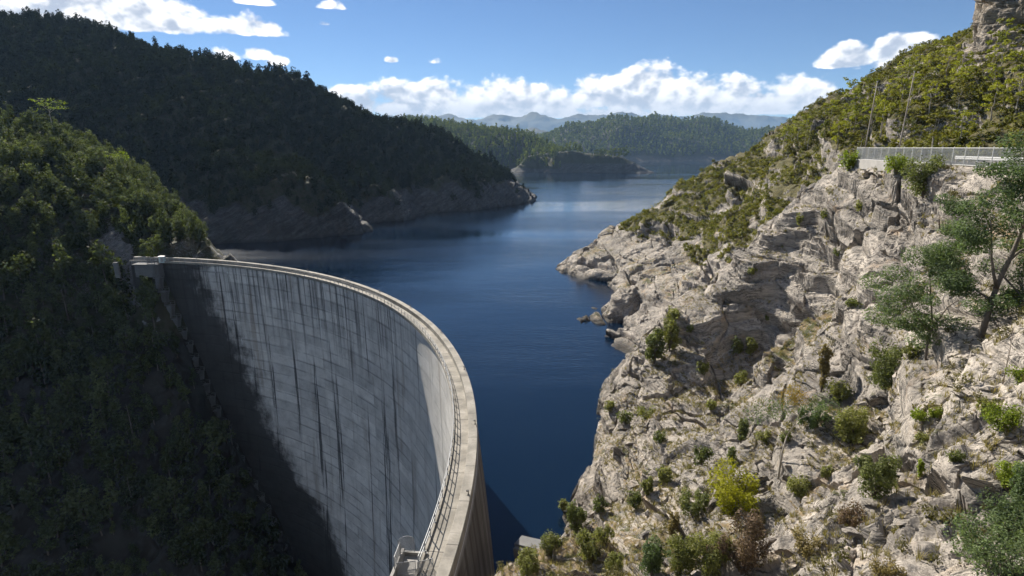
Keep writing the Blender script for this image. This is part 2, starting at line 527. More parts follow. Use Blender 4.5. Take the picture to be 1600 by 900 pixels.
# --- right bank -------------------------------------------------------------------------------------------------
S = sight
ctrl_R = [
    S(778, 896, 42), S(866, 825, 54), S(906, 705, 80), S(955, 620, 104), S(1008, 502, 115), S(1060, 460, 118), S(1150, 390, 113),
    S(1220, 332, 105), S(1300, 280, 98), S(1345, 262, 94),
    S(1500, 880, 18), S(1200, 890, 27), S(1050, 890, 31), S(900, 890, 36), S(1590, 700, 22), S(1590, 560, 30), S(1590, 880, 15),
      S(1250, 650, 50), S(1450, 600, 38), S(1100, 700, 55),  
    S(1150, 545, 101), S(1150, 640, 80), S(1060, 545, 108), S(1210, 545, 97),    S(1000, 700, 68), S(950, 780, 55),
    S(1050, 620, 84), S(1350, 690, 41), S(1300, 790, 32), S(1150, 790, 40), S(1010, 800, 44),  
      S(1500, 700, 27), S(1400, 850, 22.5), S(1530, 530, 33),  
    
    S(1400, 280, 77), S(1400, 330, 70), S(1400, 400, 62), S(1400, 500, 54), S(1400, 560, 48), S(1400, 640, 42), S(1320, 370, 80), S(1320, 450, 72), S(1320, 300, 90), S(1240, 380, 96), S(1250, 440, 93), S(1250, 545, 90), S(1150, 448, 105), S(1060, 470, 114), S(1480, 310, 58), S(1500, 400, 49), S(1500, 500, 43), S(1570, 420, 41), S(1580, 330, 45), S(1560, 285, 49), S(1340, 560, 53), S(1250, 610, 72), S(1300, 500, 66),
    # lip of the road terrace (just outside the fence)
    (55.5, 95, 30.6), (51.8, 80, 30.4), (48.2, 65, 30.2), (44.5, 50, 30.0), (40.5, 36, 29.6), (36, 20, 29), (32, 5, 29),
    # terrace and foot of the hill behind
    (66, 92, 31.3), (62, 78, 31.3), (58, 62, 31.3), (54, 46, 31.3), (50, 20, 31.3), (72, 82, 34), (68, 60, 35), (64, 40, 36), (84, 76, 42), (80, 40, 46), (100, 60, 60),
    # hill behind the road
    S(1450, 150, 140), S(1300, 205, 172), S(1380, 175, 150), S(1500, 190, 118), S(1500, 130, 135), S(1590, 110, 138), S(1590, 190, 112), S(1400, 225, 112),
    S(1545, 48, 190), S(1380, 122, 222), S(1408, 126, 215), S(1429, 112, 212), S(1451, 98, 208), S(1483, 82, 202), S(1515, 64, 196), S(1240, 192, 285), S(1180, 225, 292), S(1100, 268, 305), S(1030, 310, 312), S(965, 346, 302),
    S(1310, 140, 250),
    S(1200, 300, 205), S(1100, 350, 225), S(1050, 420, 195), S(1150, 330, 190), S(1250, 270, 175), S(1030, 370, 250), S(1000, 430, 200), S(960, 380, 262),
    S(1200, 245, 240), S(1280, 235, 180),
    # water's edge
    sight_z(852, 415, -25.5), sight_z(890, 445, -25.5), sight_z(932, 480, -25.5), sight_z(900, 470, -32), sight_z(935, 535, -25.5), sight_z(970, 575, -25.5), sight_z(880, 395, -27), sight_z(985, 580, -22),
    (46, 330, -27), (20, 300, -34), (70, 345, -24), (100, 350, -10), (0, 260, -40), (0, 220, -40), (5, 180, -40), (10, 150, -40), (12, 125, -38),
    # hidden gully behind the spur
    (33, 150, -20), (40, 138, -16), (50, 132, -6), (58, 123, 12), (48, 160, -14), (30, 160, -24),
    # slope from the cliff edge down to the lake and to the dam
    (1.5, 59, -29), (4, 70, -33), (5, 82, -35), (12, 102, -34), (16, 112, -32), (-1.5, 51, -28), (-2, 45, -12), (-5, 37, -3), (-9, 36, -6), (-14, 34, -24), (-25, 28, -55), (-40, 20, -85), (-3, 60, -50), (-4, 90, -60), (4, 74, -48),
    # lookout
    (0, 0, 30), (3, 10, 22.5), (10, 10, 22.5), (-6, 10, 20), (-8, 24, 8), (0, 25, 9), (-20, 8, 10), (-14, -6, 24), (14, 0, 27), (20, 8, 26), (12, 18, 17),
    # beyond the frame on the right
    (150, 190, 74), (170, 240, 76), (140, 130, 68), (140, 300, 46), (180, 340, 54), (220, 300, 72), (120, 90, 64), (160, 60, 82),
]
FENCE_LINE = [(55.5, 95.5), (51.8, 80), (48.2, 65), (44.5, 50), (40.5, 36), (36, 20)]
_hR = rbf(ctrl_R, 3.0)
_fl = np.array(FENCE_LINE, float)


def fence_s(x, y):
    """signed distance to the right of the fence line (x of the line is a function of y)"""
    fx = np.interp(y, _fl[::-1, 1], _fl[::-1, 0])
    return (x - fx) * 0.97


def hR(x, y):
    z = _hR(x, y)
    s = fence_s(x, y)
    w = sstep(-0.6, 0.2, s) * (1 - sstep(7.5, 12.0, s)) * (1 - sstep(97, 103, y)) * sstep(8, 16, y)
    lip = 30.45 - 4.0 * np.maximum(0, -s - 1.2)
    z = np.where((y > 12) & (y < 97) & (s < 0.3) & (s > -5), np.maximum(z, lip), z)
    return z * (1 - w) + 31.15 * w


B1 = np.cross(STRATA, (0, 1, 0)); B1 /= np.linalg.norm(B1)
B2 = np.cross(STRATA, B1)


def strata_offset(P, scale=1.0, octaves=((6.0, 1.5), (2.1, 0.85), (0.75, 0.36), (0.28, 0.12)), seed=0.0, warp=1.0):
    x, y, z = P[..., 0], P[..., 1], P[..., 2]
    t = (x * STRATA[0] + y * STRATA[1] + z * STRATA[2])
    a = x * B1[0] + y * B1[1] + z * B1[2]
    b = x * B2[0] + y * B2[1] + z * B2[2]
    t = t + warp * (2.2 * fbm(x * .045, y * .045, z * .045 + seed, 3) + 0.35 * fbm(x * .3, y * .3, z * .3, 2))
    d = 0.0
    for k, (T, A) in enumerate(octaves):
        T *= scale
        d = d + A * scale * layered(t / T + 0.3 * k, a / (T * 3.4), b / (T * 6.5), seed + k * 11.0, 0.9)
    return d, t, a, b


def terrace(t, T, tread=0.72, rise=0.22):
    """how far a point at height t across the bedding moves so that the ground breaks into flat treads and steep risers"""
    q = t / T
    i = np.floor(q); f = q - i
    g = np.where(f < tread, f * rise / tread, rise + (1 - rise) * (f - tread) / (1 - tread))
    return (g - f) * T


LEVELS = ((3.3, 1.15, 8.0, 18.0, 0.9), (1.05, 0.34, 3.2, 7.5, 0.88), (0.34, 0.11, 1.1, 2.2, 0.8))


def bedrock(P, scale=1.0, seed=0, levels=LEVELS, crack=1.0, rough=1.0):
    """jointed, bedded rock: slabs stepping down the slope, each joint block a little higher or lower; returns (shift, inward crack depth)"""
    x, y, z = (P[..., k].astype(np.float32) for k in range(3))
    t = x * STRATA[0] + y * STRATA[1] + z * STRATA[2]
    a = x * B1[0] + y * B1[1] + z * B1[2]
    b = x * B2[0] + y * B2[1] + z * B2[2]
    t = t + 1.5 * fbm(x * .04, y * .04, z * .04 + seed, 3) + 0.22 * scale * fbm(x * .3 / scale, y * .3 / scale, z * .3 / scale + seed, 2)
    t0 = t
    cr = 0.0
    for k, (T, off, la, lb, amt) in enumerate(levels):
        T, off, la, lb = T * scale, off * scale, la * scale, lb * scale
        wv = 0.30 * perlin(a / la, b / lb, t0 / T * .4 + seed + 3 * k)
        o, e = blocks(a / la + wv, b / lb - wv + .3 * a / la, t0 / (T * 2.6) + wv, 7 * k + int(seed))
        r_ = 1.0 if k == 0 else rough
        t = t + off * o * r_ * 0.8
        t = t + terrace(t, T) * amt * r_
        cr = cr + T * 0.18 * (1 - sstep(0.0, 0.13, e)) * r_
    return (t - t0), cr * crack


def disp_R(P, N):
    x, y, z = P[..., 0], P[..., 1], P[..., 2]
    r = np.hypot(x, y)
    s = fence_s(x, y)
    terrace_w = sstep(-1.6, 0.3, s) * (1 - sstep(8, 13, s)) * (1 - sstep(98, 106, y)) * sstep(8, 16, y)
    far = sstep(125, 165, r)
    x = x.astype(np.float32); y = y.astype(np.float32); z = z.astype(np.float32)
    lump = 2.6 * fbm(x * .040, y * .040, z * .040 + 4, 3) + 0.25 * fbm(x * .22, y * .22, z * .22 + 9, 3)
    big = layered((x * STRATA[0] + y * STRATA[1] + z * STRATA[2]) / 9.0, x / 30, y / 30, 5.0, 0.5) * (1.5 + .8 * far) + 1.6 * far * fbm(x * .035, y * .035, z * .035, 3)
    keep = 1 - 0.97 * terrace_w
    near = 1 - 0.5 * (1 - sstep(12, 26, r))
    P1 = P + N * ((lump + big) * near * keep)[..., None]
    rough = 0.42 + 0.78 * sstep(-0.35, 0.35, fbm(x * .07, y * .07, z * .07 + 60, 3))
    sh0, c0 = bedrock(P1, 1.0, 0, LEVELS, 1.0, rough)
    m_ = r > 120
    sh1 = np.zeros_like(sh0); c1 = np.zeros_like(sh0)
    sh1[m_], c1[m_] = bedrock(P1[m_], 2.4, 3, LEVELS, 1.0, rough[m_])
    sh = sh0 * (1 - far) + sh1 * far; cr = c0 * (1 - far) + c1 * far
    fine = 0.035 * fbm(x * 1.6, y * 1.6, z * 1.6, 3) + 0.015 * fbm(x * 7, y * 7, z * 7, 2)
    P2 = P1 + np.array(STRATA)[None, None] * (sh * near * keep)[..., None] + N * ((fine - cr * .8) * near * keep)[..., None]
    dx = np.gradient(P2, axis=1); dy = np.gradient(P2, axis=0)
    n = np.cross(dx, dy); n /= (np.linalg.norm(n, axis=-1, keepdims=True) + 1e-9); n *= np.sign((n * N).sum(-1, keepdims=True))
    up = n[..., 2]
    cn = fbm(x * .06, y * .06, z * .06 + 31, 4)
    cover = sstep(0.50, 0.95, up) * 0.34 + 0.42 * cn
    # heath on the far slope, bare rock next to the water
    band = sstep(-9, 3, z + 4 * fbm(x * .03, y * .03, x * 0 + 3, 3))
    heath = far * band * sstep(-0.42, -0.05, cn + 0.35 * (z - 5) / 30 + .15)
    hillb = sstep(8, 14, s) * sstep(0, 1, 1.0 * (y < 400)) * (z > 31)
    cover = np.maximum(cover, heath * 0.9 * sstep(0.22, 0.44, up)); cover = np.maximum(cover, hillb * 0.85 * sstep(0.16, 0.38, up))
    heath = heath * sstep(0.22, 0.44, up); hillb = hillb * sstep(0.16, 0.38, up)
    cover = cover * (1 - terrace_w) + 0.05 * terrace_w
    return P2, {'cover': cover, 'heath': np.maximum(heath, hillb)}


rR = np.concatenate([np.geomspace(8, 28, 330), np.geomspace(28, 125, 1250)[1:], np.geomspace(125, 430, 430)[1:]])
azR = np.concatenate([np.linspace(-60, -16, 90)[:-1], np.linspace(-16, 48, 980), np.linspace(48, 75, 60)[1:]])
TR = Terrain('right_hillside', hR, azR, rR, disp_R, M_ROCK, smooth=False)

def poly_dist(P, pts):
    d = np.full(len(P), 1e9)
    for a, b in zip(pts[:-1], pts[1:]):
        a = np.array(a); b = np.array(b); ab = b - a
        t = np.clip(((P - a) @ ab) / (ab @ ab), 0, 1)
        d = np.minimum(d, np.linalg.norm(P - (a + t[:, None] * ab), axis=1))
    return d


# --- left bank of the gorge ------------------------------------------------------------------------------------
ctrl_B = [
    S(0, 188, 262), S(50, 200, 262), S(100, 222, 258), S(150, 252, 250), S(200, 282, 242), S(250, 318, 230), S(300, 352, 216), S(340, 385, 208), S(370, 404, 200), S(388, 411, 193),
    S(0, 450, 165), S(0, 560, 150), S(0, 650, 140), S(200, 650, 150), S(200, 500, 174), S(100, 350, 195), S(200, 400, 188), S(0, 300, 200), S(0, 240, 230), S(100, 280, 222), S(300, 380, 198), S(250, 360, 200),
    S(0, 890, 112), S(200, 890, 121), S(350, 890, 128), S(150, 760, 134), S(300, 760, 142), S(100, 500, 168), S(100, 600, 154), S(120, 430, 182), S(0, 370, 182), S(200, 330, 206), S(230, 420, 180), S(170, 440, 180), S(280, 600, 156), S(0, 760, 125),
]
for p in CONTACT:
    v = np.array((DC[0] - p[0], DC[1] - p[1])); v /= np.linalg.norm(v)
    ctrl_B.append(tuple(p)); q = p + np.array((*(-v * 5.0), 2.0)); ctrl_B.append(tuple(q))
ctrl_B += [(-102, 190, -8), (-92, 205, -28), (-80, 200, -45), (-60, 190, -70), (-118, 245, -25), (-150, 275, -5), (-190, 295, 22), (-240, 295, 42), (-250, 240, 48), (-230, 150, 5), (-200, 110, -30),
           (-170, 80, -60), (-140, 70, -80), (-110, 70, -105), (-80, 80, -125), (-50, 90, -140), (-45, 120, -125), (-100, 100, -90), (-110, 290, -45), (-160, 312, -40), (-230, 335, -20), (-40, 150, -130), (-60, 260, -60), (-300, 200, 90), (-300, 120, 30),
           (-170, 177, 6)]
hB = rbf(ctrl_B, 4.0)


def disp_B(P, N):
    x, y, z = (P[..., k].astype(np.float32) for k in range(3))
    rd = np.hypot(x - DC[0], y - DC[1]) - r_down(z)
    keep = sstep(0, 7, np.abs(rd))
    P1 = P + N * (2.6 * fbm(x * .03, y * .03, z * .03 + 2, 4) * keep)[..., None]
    sh, cr = bedrock(P1, 1.7, 5, LEVELS[:2])
    P2 = P1 + STRATA[None, None] * (sh * keep)[..., None] - N * (cr * keep * .8)[..., None]
    cn = fbm(x * .05, y * .05, z * .05 + 77, 3)
    cover = 0.75 + 0.35 * cn
    for rad, line in SCARS:
        dd = poly_dist(P2.reshape(-1, 3), line).reshape(cover.shape) + 2.0 * fbm(x * .35, y * .35, z * .35, 3)
        cover = cover - 1.0 * (1 - sstep(rad * .8, rad * 1.5, dd))
    return P2, {'cover': cover}


SCARS = [(4.2, [sight(150, 300, 205), sight(178, 380, 190), sight(200, 420, 183), sight(225, 460, 176)]), (3.0, [sight(348, 392, 206), sight(385, 412, 196)]), (1.6, [sight(0, 630, 142), sight(70, 632, 145)]), (1.4, [sight(170, 600, 152), sight(195, 595, 154)]),
         (2.6, [sight(40, 880, 114), sight(160, 870, 120)]), (2.2, [sight(110, 800, 126), sight(150, 815, 126)]), (1.6, [sight(215, 440, 176), sight(250, 520, 168), sight(290, 610, 155)]), (1.4, [sight(230, 840, 124), sight(300, 800, 135)])]
TB = Terrain('left_hillside', hB, np.linspace(-66, -14, 470), np.geomspace(95, 340, 340), disp_B, M_ROCK_GREY)

# --- ridge behind the lake arm ----------------------------------------------------------------------------------
ctrl_C = [
    S(0, 28, 600), S(100, 31, 620), S(180, 61, 600), S(250, 92, 570), S(330, 126, 545), S(400, 119, 590), S(440, 126, 600), S(500, 151, 605), S(550, 176, 610), S(600, 187, 640), S(650, 196, 670), S(690, 207, 690), S(740, 242, 705), S(790, 272, 715), S(820, 296, 718), S(848, 308, 712),
    sight_z(370, 381, -25), sight_z(430, 377, -25), sight_z(505, 370, -25), sight_z(600, 345, -25), sight_z(660, 336, -25), sight_z(700, 331, -25), sight_z(760, 327, -25), sight_z(810, 320, -25), sight_z(852, 309, -27),
    S(370, 330, 366), S(430, 322, 374), S(505, 302, 392), S(600, 300, 472), S(700, 296, 552), S(760, 288, 595), S(800, 285, 655),
    S(200, 250, 415), S(400, 250, 465), S(600, 262, 555), S(100, 120, 500), S(250, 170, 470), S(350, 180, 480), S(450, 190, 540), S(550, 220, 560), S(300, 290, 395), S(0, 140, 470), S(650, 230, 620), S(720, 260, 660), S(480, 260, 465),
    S(330, 250, 420), S(0, 250, 390), S(120, 210, 410),
    (-172, 335, -38), (-120, 370, -40), (-90, 430, -40), (-40, 520, -40), (10, 600, -40), (60, 680, -40), (80, 740, -40), (40, 790, -35), (-30, 800, -10), (-120, 780, 30), (-250, 760, 70), (-450, 760, 130), (-600, 700, 170), (-600, 500, 110), (-420, 360, 30), (-260, 320, -15), (-480, 420, 60), (0, 830, -40),
]
hC = rbf(ctrl_C, 8.0)


def disp_C(P, N):
    x, y, z = (P[..., k].astype(np.float32) for k in range(3))
    g = 9 * fbm(x * .012, y * .012, z * .004, 3) * sstep(-15, 30, z) + 3.0 * fbm(x * .05, y * .05, z * .05, 3)
    P1 = P + N * (g + 2.0 * fbm(x * .1, y * .1, z * .1 + 8, 3))[..., None]
    sh, cr = bedrock(P1, 3.2, 9, LEVELS[:2])
    P2 = P1 + STRATA[None, None] * sh[..., None] - N * (cr * .8)[..., None]
    band = sstep(-8, 2, z + 11 * fbm(x * .025, y * .025, x * 0 + 7, 3))
    return P2, {'cover': band, 'forest': band}


TC = Terrain('forested_ridge', hC, np.linspace(-50, 7, 640), np.geomspace(300, 860, 330), disp_C, M_ROCK_DARK)

# --- low peninsula with a clump of trees, and the forested hill it runs out from ---------------------------------
ctrl_D = [
    sight_z(1018, 270.3, -25.5), sight_z(970, 270.8, -25.5), sight_z(935, 270.8, -25.5), sight_z(900, 270.5, -25.5), sight_z(850, 270, -25.5), sight_z(810, 268, -25), sight_z(740, 270, -25),
    S(995, 260, 1390), S(970, 250, 1396), S(900, 248, 1396), S(860, 248, 1402), S(820, 245, 1450), S(935, 248, 1396), S(945, 245, 1450), S(900, 244, 1460),
    S(880, 240, 1530), S(850, 228, 1600), S(820, 212, 1650), S(780, 207, 1680), S(740, 204, 1700), S(700, 196, 1720), S(640, 190, 1720),
    S(760, 235, 1520), S(700, 235, 1520), S(820, 232, 1540),
    (385, 1420, -40), (400, 1500, -40), (300, 1560, -38), (200, 1700, -30), (100, 1900, -30), (-200, 2000, 20), (150, 1300, -40), (0, 1300, -40), (-200, 1350, -40), (250, 1320, -40), (-300, 1700, 100),
]
hD = rbf(ctrl_D, 15.0)


def disp_D(P, N):
    x, y, z = (P[..., k].astype(np.float32) for k in range(3))
    d = 3.0 * fbm(x * .02, y * .02, z * .02, 4) + 1.5 * fbm(x * .1, y * .1, z * .1, 3)
    P2 = P + N * d[..., None]
    hill = np.maximum(sstep(14, 26, z + 4 * fbm(x * .03, y * .03, x * 0, 2)), (1 - sstep(95, 125, x + 12 * fbm(x * .02, y * .02, x * 0, 2))) * sstep(-19, -13, z))
    return P2, {'cover': np.maximum(hill, 0.75 * sstep(-12, 2, z)), 'forest': hill}


TD = Terrain('peninsula', hD, np.linspace(-11, 17, 420), np.geomspace(1280, 1950, 150), disp_D, M_ROCK_DARK)

# --- far forested hills across the lake ------------------------------------------------------------------------
def far_terrain(name, prof, Y0, shore_v, depth, rough, mat, naz=500, nr=110, zfoot=-30.0):
    """prof: skyline sights (u, v) of a hill whose foot stands at Y0 and whose top stands depth further back"""
    prof = np.array(prof, float)
    az = np.degrees(np.arctan((prof[:, 0] - 800) / (F * CP + (450 - prof[:, 1]) * SP)))
    tan = (450 - prof[:, 1])
    el = (tan * CP - F * SP) / (F * CP + tan * SP)

    def h(x, y):
        a = np.degrees(np.arctan2(x, y)); e = np.interp(a, az, el)
        yt = Y0 + depth
        top = CAMZ + e * yt
        q = np.clip((y - Y0) / depth, 0, 1.35)
        s = np.sin(np.clip(q, 0, 1) * PI / 2) ** 1.2
        back = np.clip((q - 1) / .35, 0, 1)
        return zfoot + (top - zfoot) * s * (1 - .35 * back ** 2)

    def disp(P, N):
        x, y, z = (P[..., k].astype(np.float32) for k in range(3))
        L = depth
        g = rough * (fbm(x * 3.5 / L, y * 2.5 / L, z * 0, 5) ) * sstep(0.05, 0.5, (y - Y0) / depth)
        cov = sstep(zfoot + 12, zfoot + 40, z + 10 * fbm(x * .01, y * .01, z * 0, 2))
        P2 = P.copy(); P2[..., 2] += g
        return P2, {'cover': cov, 'forest': cov}
    a0, a1 = az.min() - 1.5, az.max() + 1.5
    return Terrain(name, h, np.linspace(a0, a1, naz), np.geomspace(Y0 * 0.985, (Y0 + depth * 1.3) * 1.15, nr), disp, mat)


TE = far_terrain('far_hill', [(560, 236), (700, 232), (790, 230), (840, 219), (870, 207), (900, 199), (940, 192), (965, 187), (985, 186), (1010, 190), (1040, 192), (1075, 191), (1110, 196), (1150, 204), (1190, 210), (1240, 214), (1400, 220)],
                 2500, 250, 520, 26, M_ROCK_DARK)
TM = far_terrain('middle_hills', [(540, 196), (640, 196), (700, 197), (740, 201), (790, 204), (850, 203), (880, 206), (930, 202), (1000, 205), (1100, 208), (1200, 206), (1400, 205)], 6000, 246, 1200, 55, M_ROCK_DARK, 360, 70)
TF = far_terrain('mountains', [(400, 190), (560, 184), (640, 182), (690, 184), (712, 181), (745, 185), (790, 183), (830, 179), (850, 179), (890, 185), (920, 182), (950, 179), (985, 178), (1010, 183), (1050, 181), (1075, 185), (1110, 181), (1150, 178), (1185, 179), (1215, 185), (1260, 189), (1330, 186), (1500, 182), (1700, 178)],
                 11500, 240, 2300, 110, M_ROCK_DARK, 600, 80)

# ------------------------------------------------------------------ rock buttress above the road (right edge)
def lump_rock(name, center, size, rot, seed, n, octaves, scale, mat, smooth=False, squash=3.2, extra=None):
    """a closed boulder / buttress: a superellipsoid roughened by the same bedding as the hillside"""
    k = np.linspace(-1, 1, n)
    faces = []
    V = []
    off = 0
    U, W = np.meshgrid(k, k, indexing='ij')
    one = np.ones_like(U)
    Qs = []
    for ax in range(3):
        for sg in (-1, 1):
            c = [None] * 3
            c[ax] = one * sg; c[(ax + 1) % 3] = U * sg; c[(ax + 2) % 3] = W
            V.append(np.stack(c, -1).reshape(-1, 3))
            idx = np.arange(n * n).reshape(n, n) + off
            Qs.append(np.stack([idx[:-1, :-1], idx[1:, :-1], idx[1:, 1:], idx[:-1, 1:]], -1).reshape(-1, 4))
            off += n * n
    V = np.concatenate(V)
    V = V / (np.abs(V) ** squash).sum(1, keepdims=True) ** (1 / squash)
    N = V / np.linalg.norm(V, axis=1, keepdims=True)
    Rm = np.array(Matrix.Rotation(rot, 3, 'Z'))
    P = (V * np.array(size) / 2) @ Rm.T
    N = N @ Rm.T
    W0 = P + np.array(center)
    if extra is not None:
        W0 = extra(W0, N)
    d, t, a, b = strata_offset(W0 + seed * 31.0, scale, octaves, seed)
    d = d + 0.35 * scale * layered(a / (2.6 * scale), b / (7 * scale), t / 3, seed + 9) + 0.6 * scale * fbm(W0[:, 0] * .25 / scale + seed, W0[:, 1] * .25 / scale, W0[:, 2] * .25 / scale, 4)
    W1 = W0 + N * d[:, None]
    if scale >= 1.0:
        sh, cr = bedrock(W1, 1.5, int(seed), LEVELS)
        W1 = W1 + STRATA[None] * sh[:, None] * .6 - N * cr[:, None] + N * (1.2 * fbm(W0[:, 0] * .12, W0[:, 1] * .12, W0[:, 2] * .12, 3))[:, None]
    return W1, np.concatenate(Qs)


def butt_extra(W, N):
    # brow that leans out at the top, undercut below
    z = W[:, 2]
    out = 4.5 * sstep(66, 73, z) - 2.5 * sstep(44, 50, z) * (1 - sstep(60, 66, z))
    W = W.copy()
    W[:, 0] -= out * 0.8; W[:, 1] -= out * 0.6
    return W


cb = S(1600, 95, 128)
W1, Q = lump_rock('cliff', (134.5, 143, 50), (46, 42, 76), 0.25, 2.0, 230, ((7.0, 1.0), (2.4, 0.4)), 1.0, M_CLIFF, squash=3.0, extra=butt_extra)
add_obj('cliff', quads_mesh('cliff', W1, Q, mats=[M_CLIFF], attrs={'cover': np.full(len(W1), -0.2)}), kind='structure')

# ------------------------------------------------------------------ water
def water_material():
    m, g = new_mat('lake_water')
    co = g.n('ShaderNodeNewGeometry').outputs['Position']
    h1 = g.noise(g.mapping(co, (0.9, 1.5, 1)), 0.55, 5, 0.6)
    h2 = g.noise(g.mapping(co, (0.35, 1.0, 1), (0, 0, 0.25)), 0.05, 4, 0.6)
    gust = g.noise(g.mapping(co, (0.25, 1, 1), (0, 0, 0.2)), 0.012, 4, 0.55)
    n = bump(g, g.m('ADD', h1, g.m('MULTIPLY', h2, 3.0)), g.ss(gust, 0.38, 0.62, 0.08, 0.30), 0.5)
    nd = g.n('ShaderNodeBsdfPrincipled', {'Base Color': (0.002, 0.008, 0.020, 1), 'Roughness': g.ss(gust, 0.38, 0.62, 0.06, 0.15), 'IOR': 1.333, 'Specular IOR Level': 0.7})
    g.set(nd.inputs['Normal'], n)
    g.out(nd.outputs[0])
    return m


def arc(r, t0, t1, n):
    t = np.radians(np.linspace(t0, t1, n))
    return np.stack([DC[0] + r * np.cos(t), DC[1] + r * np.sin(t)], -1)


wp = [(20, 20), (-2, 30)] + [tuple(p) for p in arc(121.0, -11, 84, 60)] + [(-125, 205), (-190, 250), (-420, 300), (-5000, 900), (-7900, 16000), (11900, 16000), (9000, 400), (400, 60), (150, 30)]
me = raw_mesh('lake_water', np.array([(x, y, WATER) for x, y in wp]), list(range(len(wp)))[::-1], [0], mats=[water_material()])
# normals up
if me.polygons[0].normal.z < 0:
    me.flip_normals()
add_obj('lake_water', me, kind='structure')

# ------------------------------------------------------------------ the dam
def dam_material(name, upstream=False):
    m, g = new_mat(name)
    uv = g.n('ShaderNodeUVMap', uv_map='UVMap').outputs[0]
    sx = g.n('ShaderNodeSeparateXYZ', {0: uv}); u, v = sx.outputs[0], sx.outputs[1]

    def vec(a, b, k=0.0):
        return g.n('ShaderNodeCombineXYZ', {'X': g.m('MULTIPLY', u, a), 'Y': g.m('MULTIPLY', v, b), 'Z': k}).outputs[0]
    mott = g.noise(vec(.25, .25), 1.0, 7, 0.65)
    c = g.ramp(mott, [(0.3, (0.38, 0.365, 0.345)), (0.5, (0.54, 0.52, 0.49)), (0.7, (0.62, 0.60, 0.565))])
    # pours: every lift between two joints has a tone of its own
    lift = g.m('FLOOR', g.m('DIVIDE', v, 2.9)); bay = g.m('FLOOR', g.m('DIVIDE', g.m('ADD', u, 3.0), 12.4))
    wn = g.n('ShaderNodeTexWhiteNoise', {0: g.n('ShaderNodeCombineXYZ', {'X': lift, 'Y': bay}).outputs[0]}).outputs[0]
    c = g.mix(1.0, c, g.ramp(wn, [(0, (0.82, 0.82, 0.83)), (1, (1.13, 1.13, 1.13))]), 'MULTIPLY')
    # lift lines with uneven strength
    fl = g.m('ABSOLUTE', g.m('SUBTRACT', g.m('FRACT', g.m('ADD', g.m('DIVIDE', v, 2.9), g.m('MULTIPLY', g.noise(vec(.06, .3), 1, 4), 0.35))), 0.5))
    ln = g.m('MULTIPLY', g.ss(fl, 0.36, 0.5), g.ss(g.noise(vec(.10, .5, 3), 1, 5, .65), 0.38, 0.62))
    c = g.mix(g.m('MULTIPLY', ln, 0.58), c, (0.10, 0.10, 0.10, 1))
    # joints
    fj = g.m('ABSOLUTE', g.m('SUBTRACT', g.m('FRACT', g.m('DIVIDE', g.m('ADD', g.m('ADD', u, 3.0), g.m('MULTIPLY', g.noise(vec(.1, .12, 9), 1, 3), .8)), 12.4)), 0.5))
    jm = g.ss(fj, 0.455, 0.495)
    jn = g.noise(vec(.3, .05, 5), 1, 4, .6)
    c = g.mix(g.m('MULTIPLY', g.m('MULTIPLY', jm, 0.38), g.ss(g.noise(vec(.2, .07, 44), 1, 4, .6), .40, .6)), c, (0.20, 0.165, 0.13, 1))
    c = g.mix(g.m('MULTIPLY', g.ss(fj, 0.485, 0.495), g.ss(jn, 0.56, 0.62, 0, .85)), c, (0.75, 0.74, 0.72, 1))
    # drips from the crest
    dn = g.noise(vec(.75, .018, 1), 1, 5, .7)
    reach = g.m('MULTIPLY', g.ss(g.m('ADD', v, g.m('MULTIPLY', g.noise(vec(.35, 0, 2), 1, 3), 26)), -16, 10), g.ss(u, 52, 78, 0.12, 1.0))
    c = g.mix(g.m('MULTIPLY', g.m('MULTIPLY', g.ss(dn, 0.47, 0.60), reach), 0.82), c, (0.055, 0.055, 0.058, 1))
    # long black seepage streaks
    sn = g.noise(vec(.30, .009, 7), 1, 3, .5); s2 = g.noise(vec(1.3, .05, 8), 1, 4, .65)
    st = g.m('MULTIPLY', g.ss(sn, 0.575, 0.63), g.ss(s2, 0.42, 0.54))
    c = g.mix(g.m('MULTIPLY', st, 0.88), c, (0.03, 0.03, 0.032, 1))
    # brown runs and pale lime spots
    bn = g.noise(vec(.22, .02, 12), 1, 4, .6)
    c = g.mix(g.ss(bn, 0.56, 0.70, 0, .5), c, (0.20, 0.15, 0.11, 1))
    lm = g.noise(vec(.9, .22, 15), 1, 3, .5)
    c = g.mix(g.ss(lm, 0.715, 0.74, 0, .8), c, (0.72, 0.72, 0.70, 1))
    if upstream:
        wn2 = g.noise(vec(.5, .02, 21), 1, 5, .7)
        c = g.mix(g.ss(wn2, 0.30, 0.62, 0.70, 1.0), c, g.mix(g.noise(vec(.8, .05, 22), 1, 3), (0.025, 0.021, 0.018, 1), (0.085, 0.066, 0.05, 1)))
        c = g.mix(g.ss(v, -2.2, -1.2, 0, 0.8), c, (0.33, 0.30, 0.26, 1))
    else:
        # shade painted dark into the far end: ragged edge, one tongue per pour
        k = g.attr('painted_shade')
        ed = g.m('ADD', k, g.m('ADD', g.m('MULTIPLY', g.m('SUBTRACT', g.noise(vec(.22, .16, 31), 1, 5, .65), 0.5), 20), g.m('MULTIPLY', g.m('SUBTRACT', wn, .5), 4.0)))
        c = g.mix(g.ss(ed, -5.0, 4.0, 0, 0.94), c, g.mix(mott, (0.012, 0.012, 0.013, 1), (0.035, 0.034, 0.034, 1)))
    c = g.mix(g.ss(g.m('ADD', u, g.m('MULTIPLY', g.noise(vec(.2, .2, 40), 1, 4), 5)), 72, 58, 0, 0.0 if upstream else 0.35), c, (0.52, 0.50, 0.46, 1))  # sunlit strip at the near end, paled further in the concrete colour
    h = g.m('SUBTRACT', g.m('MULTIPLY', mott, .3), g.m('MULTIPLY', ln, .5))
    g.out(bsdf(g, c, 0.88, bump(g, h, 0.5, 0.12), 0.3))
    return m


